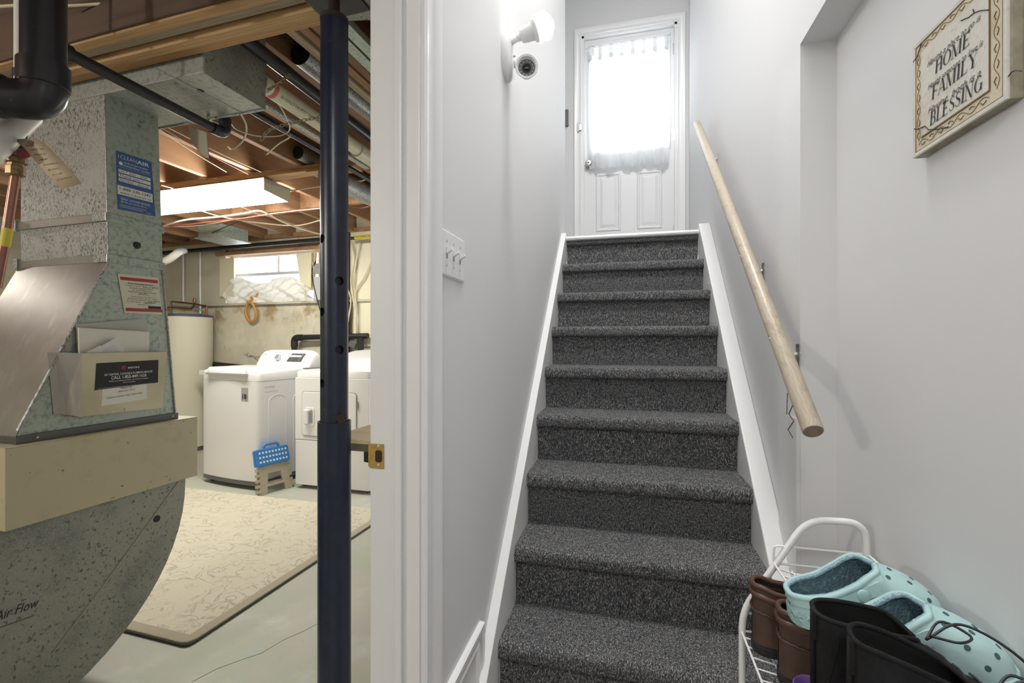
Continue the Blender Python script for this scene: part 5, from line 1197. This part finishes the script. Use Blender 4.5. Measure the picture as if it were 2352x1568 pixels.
def frame_ring(k0, k1, x0, x1):
    def rr(k, x): return [Vector((x, SGY0+k, SGZ0+k)), Vector((x, SGY1-k, SGZ0+k)), Vector((x, SGY1-k, SGZ1-k)), Vector((x, SGY0+k, SGZ1-k))]
    return MB().loft([rr(k0, x0), rr(k0, x1), rr(k1, x1), rr(k1, x0)], True, False, False)
part(sg, 'outer_lip', frame_ring(.001, .010, SXF+.004, SXF), PLAST, bevel=.0015)
part(sg, 'border_band', frame_ring(.010, .038, SXF+.004, SXF+.0015), PLAST2, bevel=.0008)
part(sg, 'verse_panel', MB().box((SXF+.0005, SGY0+.041, SGZ0+.036), (SXF+.004, SGY1-.03, SGZ1-.03)), PLAST, bevel=.001)
gx = SXF+.0014
part(sg, 'groove', MB().tube([(gx, SGY0+.039, SGZ1-.02), (gx, SGY0+.039, SGZ0+.034), (gx, SGY1-.03, SGZ0+.034)], .0016, 6), BROWNL)
part(sg, 'groove', MB().tube([(gx, SGY0+.0105, SGZ1-.0105), (gx, SGY0+.0105, SGZ0+.0105), (gx, SGY1-.0105, SGZ0+.0105), (gx, SGY1-.0105, SGZ1-.0105), (gx, SGY0+.0105, SGZ1-.0105)], .0012, 6), BROWNL)
def vine(p0, p1, n, amp):
    p0, p1 = Vector(p0), Vector(p1); d = p1-p0; s_ = Vector((0, -d.z, d.y)).normalized()
    mb = MB().tube([p0 + d*t + s_*amp*math.sin(t*n*math.pi) for t in [i/60 for i in range(61)]], .0006, 5)
    for i in range(n):
        t = (i+.5)/n; c = p0 + d*t + s_*amp*math.sin(t*n*math.pi)*-.2
        mb.tube([c - d.normalized()*.008, c + s_*.004*(1 if i % 2 else -1), c + d.normalized()*.006 + s_*.001], .0009, 5)
    return mb
vx = SXF+.0012; VINE = M('vine brown', (.13, .10, .06), .8)
part(sg, 'vine_relief', vine((vx, SGY0+.024, SGZ0+.03), (vx, SGY0+.024, SGZ1-.02), 7, .006), VINE)
part(sg, 'vine_relief', vine((vx, SGY0+.04, SGZ0+.023), (vx, SGY1-.02, SGZ0+.023), 7, .006), VINE)
part(sg, 'vine_relief', vine((vx, SGY1-.02, SGZ0+.03), (vx, SGY1-.02, SGZ1-.03), 7, .005), VINE)
part(sg, 'vine_relief', vine((vx, SGY0+.04, SGZ1-.02), (vx, SGY1-.03, SGZ1-.02), 7, .005), VINE)
def crack(pts): return part(sg, 'crack', MB().tube([atX(2040+a/3.92, b/3.92, SXF-.0002, 'S') for a, b in pts], .0009, 5), INK)
crack([(655, 187), (700, 165), (720, 160), (775, 115), (830, 95), (905, 88)]); crack([(775, 115), (762, 85)])
crack([(235, 1160), (270, 1162), (330, 1135), (360, 1165), (425, 1165), (520, 1150), (540, 1140)]); crack([(1080, 690), (1110, 650), (1150, 632), (1200, 640)])
crack([(225, 560), (262, 510), (300, 390)])
# serif capitals drawn as strokes
def ribbon(pts, wd):
    pts = [Vector((a, b)) for a, b in pts]; L_, R_ = [], []
    for i, p in enumerate(pts):
        t = (pts[min(i+1, len(pts)-1)] - pts[max(i-1, 0)]).normalized(); n = Vector((-t.y, t.x))
        w_ = wd[i] if isinstance(wd, list) else wd
        L_.append(p + n*w_/2); R_.append(p - n*w_/2)
    return L_, R_
TK, TN, SF = .15, .05, .04
def stem(x, y0=0, y1=1, w_=TK): return [[(x, y0), (x+w_, y0), (x+w_, y1), (x, y1)]]
def serif(xc, y, l=.17): return [[(xc-l, y), (xc+l, y), (xc+l, y+SF if y < .5 else y-SF), (xc-l, y+SF if y < .5 else y-SF)]]
def stemS(x, w_=TK): return stem(x, 0, 1, w_) + serif(x+w_/2, 0) + serif(x+w_/2, 1)
def arcs(cx, cy, rx, ry, a0, a1, wmax, wmin, n=18):
    pts = [(cx + rx*math.cos(R(a0+(a1-a0)*i/n)), cy + ry*math.sin(R(a0+(a1-a0)*i/n))) for i in range(n+1)]
    wd = [wmin + (wmax-wmin)*abs(math.cos(R(a0+(a1-a0)*i/n)))**1.5 for i in range(n+1)]
    return ('R', pts, wd)
def dg(x0, y0, x1, y1, w_): return [[(x0, y0), (x0+w_, y0), (x1+w_, y1), (x1, y1)]]
GL = {
 'H': (.95, stemS(.12) + stemS(.68) + [[(.2, .48), (.75, .48), (.75, .54), (.2, .54)]], []),
 'O': (1.0, [], [arcs(.5, .5, .38, .48, 0, 360, TK, .04, 40)]),
 'M': (1.2, stemS(.12, TN) + stemS(.9) + dg(.50, 0, .10, 1, TK) + dg(.53, 0, .93, 1, TN), []),
 'E': (.85, stemS(.12) + [[(.2, .95), (.72, .95), (.72, 1), (.2, 1)], [(.2, .48), (.58, .48), (.58, .54), (.2, .54)], [(.2, 0), (.76, 0), (.76, .05), (.2, .05)], [(.68, .8), (.72, .8), (.72, 1), (.68, 1)], [(.72, 0), (.78, .2), (.74, .2), (.68, .03)], [(.54, .4), (.58, .4), (.58, .62), (.54, .62)]], []),
 'F': (.8, stemS(.12) + [[(.2, .95), (.72, .95), (.72, 1), (.2, 1)], [(.2, .48), (.58, .48), (.58, .54), (.2, .54)], [(.68, .8), (.72, .8), (.72, 1), (.68, 1)], [(.54, .4), (.58, .4), (.58, .62), (.54, .62)]], []),
 'A': (.95, dg(.06, 0, .44, 1, TN) + dg(.74, 0, .40, 1, TK) + serif(.08, 0, .13) + serif(.82, 0, .16) + [[(.2, .32), (.7, .32), (.7, .37), (.2, .37)]], []),
 'I': (.45, stemS(.15), []),
 'L': (.82, stemS(.12) + [[(.2, 0), (.74, 0), (.74, .05), (.2, .05)], [(.70, 0), (.76, .22), (.72, .22), (.66, .03)]], []),
 'Y': (.95, stem(.40, 0, .48) + serif(.475, 0) + dg(.40, .44, .06, 1, TK) + dg(.50, .46, .82, 1, TN) + serif(.13, 1, .15) + serif(.84, 1, .12), []),
 'B': (.9, stemS(.12) + [[(.2, .96), (.5, .96), (.5, 1), (.2, 1)], [(.2, .5), (.5, .5), (.5, .545), (.2, .545)], [(.2, 0), (.5, 0), (.5, .04), (.2, .04)]], [arcs(.48, .76, .19, .22, 90, -90, TK, .04), arcs(.48, .27, .25, .25, 90, -90, TK, .04)]),
 'S': (.75, [], [('R', [(.64, .80), (.58, .92), (.42, .97), (.24, .92), (.16, .78), (.22, .64), (.40, .53), (.58, .42), (.66, .26), (.58, .09), (.40, .03), (.22, .08), (.13, .24)], [.04, .05, .05, .07, .11, .13, .15, .14, .11, .07, .05, .05, .04])]),
 'N': (1.05, stemS(.12, TN) + stem(.82, 0, 1, TN) + serif(.84, 1) + dg(.72, 0, .08, 1, TK), []),
 'G': (1.0, stem(.72, .05, .44) + serif(.79, .44, .15), [arcs(.5, .5, .38, .48, 50, 320, TK, .045, 28)]),
}
def capitals(word, o, end, h):
    wd = sum(GL[c][0] for c in word); L_ = (Vector(end)-Vector(o)).length; sx = L_/wd; sy = h; sh = .22
    ux = (Vector(end)-Vector(o)).normalized(); uy = Vector((0, 0, 1)); uy = (uy - ux*uy.dot(ux)).normalized(); nrm = Vector((-1, 0, 0))
    mb = MB(); x = 0
    def P(a, b): return Vector(o) + ux*((x + a)*sx + b*sh*sy*.6) + uy*(b*sy) + nrm*.0004
    for ch in word:
        adv, polys, ribs = GL[ch]
        for pl in polys: mb.add([P(*q) for q in pl], [tuple(range(len(pl)))])
        for _, pts, wds in ribs:
            Lr, Rr = ribbon(pts, wds); n = len(pts)
            mb.add([P(*q) for q in Lr] + [P(*q) for q in Rr], [(i, i+1, n+i+1, n+i) for i in range(n-1)])
        x += adv
    return mb
zz = lambda a, b: atX(2040+a/3.92, b/3.92, SXF-.0002, 'S')
for wd, a, b, h in (('HOME', (418, 672), (735, 400), .0255), ('FAMILY', (388, 905), (800, 600), .0265), ('BLESSING', (372, 1138), (850, 815), .0265)):
    A, B_ = zz(*a), zz(*b); B_.z = A.z
    part(sg, 'capitals', capitals(wd, A, B_, h), INK, kind='stuff')
for tx, a, b, h in (('Having a place to go is', (352, 612), (835, 195), .012), ('Having someone to love is', (358, 815), (855, 410), .012), ('Having  both is a', (358, 1030), (835, 680), .012)):
    A, B_ = zz(*a), zz(*b); B_.z = A.z
    part(sg, 'script_line', text_mb(tx, A, B_-A, (0, 0, 1), width=(B_-A).length, height=h, shear=.45, bold=.0, lift=.0004), INK, kind='stuff')

# ================================================================ shoe rack
WIRE = M('white coated wire', (.80, .80, .80), .3)
RY0_, RY1_ = .47, 1.37
rk = thing('shoe_rack', 'white wire shoe rack with three stepped baskets against the right wall', 'shoe rack', (.46, .92, FLOOR))
for y in (RY0_, RY1_):
    path = round_path([(.600, y, FLOOR+.004), (.600, y, -.466), (.466, y, -.470), (.308, y, -.735), (.308, y, FLOOR+.004)], .048, 7)
    part(rk, 'end_frame', MB().tube(path, .0088, 14), WIRE, smooth=60)
TRAYS = ((.386, .604, -.547, -.594), (.306, .604, -.737, -.787), (.306, .604, -.935, -.985))
for x0, x1, zu, zl in TRAYS:
    path = round_path([(x0, .92, zl), (x0, RY1_, zl), (x1, RY1_, zl), (x1, RY0_, zl), (x0, RY0_, zl), (x0, .919, zl)], .012, 4)
    part(rk, 'lower_rim', MB().tube(path, .0030, 8), WIRE, smooth=60)
    path = round_path([(x0, RY1_, zl), (x0, RY1_, zu), (x1, RY1_, zu), (x1, RY0_, zu), (x0, RY0_, zu), (x0, RY0_, zl)], .012, 4)
    part(rk, 'back_rail', MB().tube(path, .0030, 8), WIRE, smooth=60)
    for x in ([x0 + (x1-x0)*k for k in (.18, .5, .82)]):
        part(rk, 'long_wire', MB().cyl((x, RY0_, zl-.012), (x, RY1_, zl-.012), .0026, seg=8), WIRE, smooth=60)
    n = 22; first = None
    for i in range(n):
        y = RY0_ + .03 + (RY1_-RY0_-.06)*i/(n-1)
        if first is None:
            dx = .18*(x1-x0)
            first = part(rk, 'cross_wire', MB().tube([(x0, y, zl), (x0+dx, y, zl-.010), (x1-dx, y, zl-.010), (x1, y, zl), (x1, y, zu)], .0021, 6), WIRE, smooth=60); y_0 = y
        else:
            o = first.copy(); col.objects.link(o); o.location = (0, y-y_0, 0)
# ================================================================ shoes: lofted hulls, heel at the local origin, toe along +x
def cr(vals, t):
    n = len(vals)-1; k = min(int(t), n-1); f = t-k
    p = [vals[max(k-1, 0)], vals[k], vals[k+1], vals[min(k+2, n)]]
    return .5*((2*p[1]) + (-p[0]+p[2])*f + (2*p[0]-5*p[1]+4*p[2]-p[3])*f*f + (-p[0]+3*p[1]-3*p[2]+p[3])*f**3)
class Hull:
    def __init__(s, xs, w_, r, o, z0=None, shrink=0.0, lift=0.0, bow=0.0):
        s.xs, s.w, s.r, s.o = xs, w_, r, o; s.z0 = z0 or [0]*len(xs); s.sh = shrink; s.lift = lift; s.bow = bow
    def pt(s, u, v):
        "u 0..1 heel to toe, v 0..1 left rim under the sole to right rim"
        t = u*(len(s.xs)-1)
        x = cr(s.xs, t); w_ = max(.001, cr(s.w, t)-s.sh); r = cr(s.r, t); o = min(max(0, cr(s.o, t)-s.sh), w_); z0 = cr(s.z0, t)+s.lift
        if cr(s.o, t) < 1e-4: r -= s.sh
        h = r - z0
        half = [(o, r), (o + (w_-o)*.72, z0 + h*.86), (w_*1.0, z0 + h*.48), (w_*.97, z0 + h*.16), (w_*.6, z0), (0, z0)]
        q = abs(2*v-1); sgn = 1 if v > .5 else -1
        tt = (1-q)*(len(half)-1)
        y = cr([a for a, b in half], tt); z = cr([b for a, b in half], tt)
        return Vector((x, sgn*max(0, y) + s.bow*math.sin(math.pi*u), z))
    def mesh(s, nu=44, nv=36): return MB().grid(lambda a, b: s.pt(b, a), nv, nu)
    def nrm(s, u, v):
        e = .004; n = (s.pt(u+e, v)-s.pt(u-e, v)).cross(s.pt(u, v+e)-s.pt(u, v-e)).normalized(); c = s.pt(u, v)
        return n if n.dot(c - Vector((c.x, 0, .03))) > 0 else -n
    def rim(s, n=40, u0=0, u1=.6):
        a = [s.pt(u0 + (u1-u0)*i/n, 0) for i in range(n+1)]; b = [s.pt(u0 + (u1-u0)*i/n, 1) for i in range(n+1)]
        return a[::-1] + b[1:]
def outline(hl, k, z0, z1, n=30):
    L_ = [hl.pt(i/n, .22) for i in range(n+1)]; R_ = [hl.pt(i/n, .78) for i in range(n+1)]
    pts = [(p.x, p.y) for p in L_] + [(p.x, p.y) for p in R_[::-1][1:-1]]
    cx = sum(p[0] for p in pts)/len(pts)
    pts = [(cx + (a-cx)*(1+k*.5), b*(1+k)) for a, b in pts]
    return MB().prism(pts, 'z', z0, z1)
# ---- pale blue clogs
AQUA = M('pale aqua foam', (.37, .56, .56), .55, spots=[(6, (.42, .60, .59), .45, .7, 3), (40, (.30, .46, .46), .66, .76, 3)], bump=(160, .06, 2))
AQUAT = M('ribbed aqua foam', (.36, .55, .55), .6, spots=[(90, (.26, .42, .43), .50, .60, 1)], bump=(170, 1.0, 1))
LINER = M('blue grey fleece', (.10, .16, .19), .95, spots=[(120, (.20, .29, .33), .5, .7, 3)], bump=(220, .9, 2), spec=.05)
FLUFF = M('pale blue fleece edge', (.27, .40, .46), .95, spots=[(220, (.44, .57, .62), .5, .7, 3)], bump=(240, 1.0, 2), spec=.05)
HOLE = M('clog hole shade', (.05, .10, .11), .8)
CX = [0, .006, .03, .07, .11, .138, .156, .170, .195, .222, .246, .264, .272]
CW = [.006, .024, .038, .042, .046, .050, .053, .055, .057, .056, .048, .030, .005]
CR_ = [.066, .068, .072, .080, .100, .118, .124, .122, .112, .096, .076, .054, .036]
CO = [.004, .018, .031, .034, .036, .034, .026, .0, 0, 0, 0, 0, 0]
CW = [a*1.10 for a in CW]; CO = [a*1.24 for a in CO]; CR_ = [a*.93 for a in CR_]
def clog(origin, rz, label):
    t = thing('clog_shoe', label, 'shoe', origin, 'S', rz, local=True, group='pale blue clogs on the shoe rack')
    t.rotation_euler.y = R(-7)      # toe propped up on the back rail
    H = Hull(CX, CW, CR_, CO)
    part(t, 'upper', H.mesh(), AQUA, smooth=180, solid=.0)
    Hi = Hull(CX, CW, [a-.004 for a in CR_], CO, shrink=.006, lift=.012)
    part(t, 'lining', MB().grid(lambda a, b: Hi.pt(b*.93+.02, a), 30, 40), LINER, smooth=180)
    rm = [(p + q)/2 for p, q in zip(H.rim(40, .004, .575), Hi.rim(40, .004, .575))]
    part(t, 'fleece_edge', MB().tube([p + Vector((random.uniform(-.0006, .0006), random.uniform(-.0006, .0006), -.001)) for p in rm], .0046, 8), FLUFF, smooth=180)
    part(t, 'collar', MB().tube([p + Vector((0, .0022*(1 if p.y > 0 else -1), -.0035)) for p in H.rim(40, .002, .58)], .0060, 8), AQUA, smooth=180)
    part(t, 'sole', outline(H, .055, -.001, .030), AQUAT, bevel=.004)
    # heel strap: flat band round the heel, pivoted at the instep
    band = []
    us = [(.46 - .46*i/20, 0) for i in range(21)] + [(.46*i/20, 1) for i in range(1, 21)]
    for u, side in us:
        lo_v, hi_v = (.150, .085) if side == 0 else (.850, .915)
        a, b = H.pt(max(u, .012), lo_v), H.pt(max(u, .012), hi_v)
        n = Vector((-.6*max(0, 1-u*8), (1 if side else -1)*(1 - .5*max(0, 1-u*8)), 0)).normalized()
        band.append([a + n*.0005, b + n*.0005, b + n*.0048, a + n*.0048])
    part(t, 'heel_strap', MB().loft(band), AQUA, smooth=50)
    for s_ in (-1, 1):
        part(t, 'strap_rivet', MB().lathe((.118, s_*.053, .077), (0, s_, 0), [(0, .011), (.006, .011), (.008, .006)], 14), AQUA, smooth=40)
    for (u, v) in ((.60, .08), (.60, .92), (.655, .025), (.66, .14), (.66, .86), (.72, .07), (.72, .93), (.72, .19), (.72, .81), (.775, .02), (.785, .13), (.785, .87), (.84, .07), (.84, .93)):
        c = H.pt(u, v); n = H.nrm(u, v)
        part(t, 'vent_hole', MB().lathe(c - n*.002, n, [(0, .0046), (.0024, .0046), (.0026, .001)], 14), HOLE)
    return t
clog((.343, 1.094, -.589), 3, 'pale blue clog with its toe against the wall, heel towards the brown boots')
clog((.352, .956, -.589), -3, 'pale blue clog wedged beside the black boots, holes showing on its toe')
# ---- brown leather ankle boots
BROWN = M('brown nubuck leather', (.078, .046, .034), .62, spots=[(8, (.115, .070, .052), .45, .7, 4), (40, (.08, .042, .026), .55, .75, 3)], bump=(120, .15, 3), spec=.35)
BROWNS = M('smooth brown leather', (.085, .043, .030), .38, spots=[(10, (.13, .072, .05), .5, .72, 3)], bump=(40, .12, 3))
RUBBER = M('black rubber sole', (.012, .012, .012), .7)
SUEDE = M('black suede', (.010, .010, .011), .85, spots=[(20, (.017, .017, .018), .45, .7, 4)], bump=(150, .2, 3), spec=.2)
INNERB = M('black boot lining', (.006, .006, .006), .9)
def ankle_boot(origin, rz, label):
    t = thing('ankle_boot', label, 'shoe', origin, 'S', rz, local=True, group='brown boots on the shoe rack')
    X = [0, .004, .02, .05, .085, .11, .135, .16, .20, .235, .26, .272]
    W_ = [.004, .022, .035, .039, .040, .042, .046, .050, .053, .050, .036, .006]
    r = [.148, .150, .150, .142, .140, .146, .135, .112, .090, .076, .062, .040]
    r = [a*(1.13 if i < 6 else (1.07 if i < 8 else 1)) for i, a in enumerate(r)]
    o = [.002, .018, .029, .034, .034, .030, .0, 0, 0, 0, 0, 0]
    H = Hull(X, W_, r, o); part(t, 'upper', H.mesh(48, 36), BROWN, smooth=180)
    Hi = Hull(X, W_, [a-.002 for a in r], o, shrink=.004, lift=.03)
    part(t, 'lining', MB().grid(lambda a, b: Hi.pt(b*.9+.03, a), 26, 30), M('dark lining', (.03, .02, .015), .8) if 'dark lining' not in bpy.data.materials else bpy.data.materials['dark lining'], smooth=180)
    rm = H.rim(40, .003, .53)
    part(t, 'padded_collar', MB().tube([p + Vector((0, 0, -.004)) for p in rm], .0065, 8), BROWNS, smooth=180)
    part(t, 'lower_collar', MB().tube([H.pt(.02+.5*i/30, .10)*1.0 + Vector((-.001, -.002, 0)) for i in range(31)][::-1] + [H.pt(.02+.5*i/30, .90) + Vector((-.001, .002, 0)) for i in range(31)], .0075, 8), BROWNS, smooth=180)
    def band(v0): 
        return [H.pt(.015+.45*i/26, v0) for i in range(27)][::-1] + [H.pt(.015+.45*i/26, 1-v0) for i in range(27)]
    bd = band(.165)
    part(t, 'braid', MB().tube([p + Vector((-.0012, .0012*(1 if p.y > 0 else -1), .0016*math.sin(i*2.2))) for i, p in enumerate(bd)], .0035, 6), BROWNS, smooth=180)
    # tongue
    def tong(a, b): return Vector((.112 + .034*b, (a-.5)*.066, .128 + .052*b + .010*math.sin(a*math.pi)))
    part(t, 'tongue', MB().grid(tong, 8, 6), BROWNS, smooth=180, solid=.004)
    part(t, 'sole', outline(H, .04, -.002, .022), RUBBER, bevel=.004)
    return t
ankle_boot((.316, 1.300, -.782), -4, 'brown leather ankle boot on the second basket, next to the end frame')
ankle_boot((.345, 1.190, -.782), -6, 'brown leather ankle boot on the second basket, under the pale blue heel')
# ---- black boots
def tall_boot(origin, rz, label, droop, hs=1.0):
    t = thing('suede_boot', label, 'boot', origin, 'S', rz, local=True, group='black boots on the shoe rack')
    X = [0, .004, .02, .05, .085, .115, .14, .165, .20, .24, .265, .278]
    W_ = [.004, .024, .038, .043, .045, .047, .049, .052, .054, .050, .036, .006]
    r = [.190, .192, .192, .190-droop*.4, .186-droop, .180-droop*1.5, .158-droop, .128, .100, .082, .066, .042]
    r = [a*(hs if i < 7 else 1) for i, a in enumerate(r)]
    o = [.002, .020, .032, .037, .037, .031, .0, 0, 0, 0, 0, 0]
    H = Hull(X, W_, r, o); part(t, 'upper', H.mesh(48, 36), SUEDE, smooth=180)
    Hi = Hull(X, W_, [a-.002 for a in r], o, shrink=.004, lift=.02)
    part(t, 'lining', MB().grid(lambda a, b: Hi.pt(b*.9+.03, a), 26, 30), INNERB, smooth=180)
    part(t, 'rim', MB().tube(H.rim(40, .003, .53), .0035, 8), SUEDE, smooth=180)
    part(t, 'heel_seam', MB().tube([Vector((-.002, 0, .03)), Vector((-.003, 0, .12)), Vector((-.002, 0, .190*hs))], .004, 6), SUEDE, smooth=180)
    part(t, 'pull_tab', MB().obox((-.001, 0, .168*hs), (.006, .018, .045), Matrix.Identity(3)), SUEDE, bevel=.002)
    part(t, 'heel_panel_seam', MB().tube([H.pt(.18, .03), H.pt(.17, .12), H.pt(.12, .2), H.pt(.05, .24)], .0014, 5).tube([H.pt(.18, .97), H.pt(.17, .88), H.pt(.12, .8), H.pt(.05, .76)], .0014, 5), SUEDE, smooth=180, kind='stuff')
    part(t, 'sole', outline(H, .04, -.002, .022), RUBBER, bevel=.004)
    for k in range(5):
        u = .56 + .05*k; a, b = H.pt(u, .09), H.pt(u, .91)
        part(t, 'lace', MB().tube(smooth_path([a, (a+b)/2 + Vector((0, 0, .012)), b + Vector((.012, 0, 0))], 5), .0020, 6), BLACKP, smooth=180)
    tp_ = H.pt(.50, .02) + Vector((.01, 0, .006))
    part(t, 'lace_loop', MB().tube(smooth_path([tp_, tp_ + Vector((.03, .02, .018)), tp_ + Vector((.055, .0, .012)), tp_ + Vector((.03, -.02, .012)), tp_ + Vector((.005, .0, .006))], 7), .0018, 6), BLACKP, smooth=180)
    part(t, 'lace_end', MB().tube(smooth_path([tp_, tp_ + Vector((.05, .01, .022)), tp_ + Vector((.10, -.02, .0)), tp_ + Vector((.125, -.05, -.05)), tp_ + Vector((.13, -.055, -.10))], 7), .0018, 6), BLACKP, smooth=180)
    return t
tall_boot((.285, .808, -.589), 2, 'black suede lace-up boot next to the pale blue clogs', 0, .90)
tall_boot((.291, .700, -.589), -2, 'black suede lace-up boot on the open side of the pair, away from the clogs', .014, 1.04)
# ---- low black shoes on the bottom basket, purple cup
def low_shoe(origin, rz, label):
    t = thing('low_shoe', label, 'shoe', origin, 'S', rz, local=True, group='black shoes on the bottom basket')
    X = [0, .004, .02, .06, .10, .135, .17, .21, .245, .262, .27]; W_ = [.004, .022, .034, .038, .042, .047, .051, .052, .042, .026, .005]
    r = [.075, .076, .074, .066, .070, .085, .080, .068, .056, .046, .034]; o = [.002, .018, .026, .030, .030, .0, 0, 0, 0, 0, 0]
    H = Hull(X, W_, r, o); part(t, 'upper', H.mesh(40, 28), SUEDE, smooth=180)
    Hi = Hull(X, W_, r, o, shrink=.003, lift=.012); part(t, 'lining', MB().grid(lambda a, b: Hi.pt(b*.9+.03, a), 22, 24), INNERB, smooth=180)
    part(t, 'sole', outline(H, .04, -.002, .018), RUBBER, bevel=.003)
low_shoe((.325, 1.275, -.980), 0, 'low black shoe on the bottom basket below the brown boots')
low_shoe((.330, 1.165, -.980), 0, 'low black shoe on the bottom basket, next to its twin below the purple cup')
pc_ = Vector((.382, 1.085, -.7965))
pcup = thing('plastic_cup', 'small purple plastic cup on the second basket beside the brown boots', 'cup', pc_)
part(pcup, 'cup', MB().lathe(pc_, (0, 0, 1), [(0, .026), (.004, .028), (.07, .037), (.073, .039), (.076, .037), (.073, .0345), (.006, .025)], 28), M('purple plastic', (.30, .15, .50), .4), smooth=40)
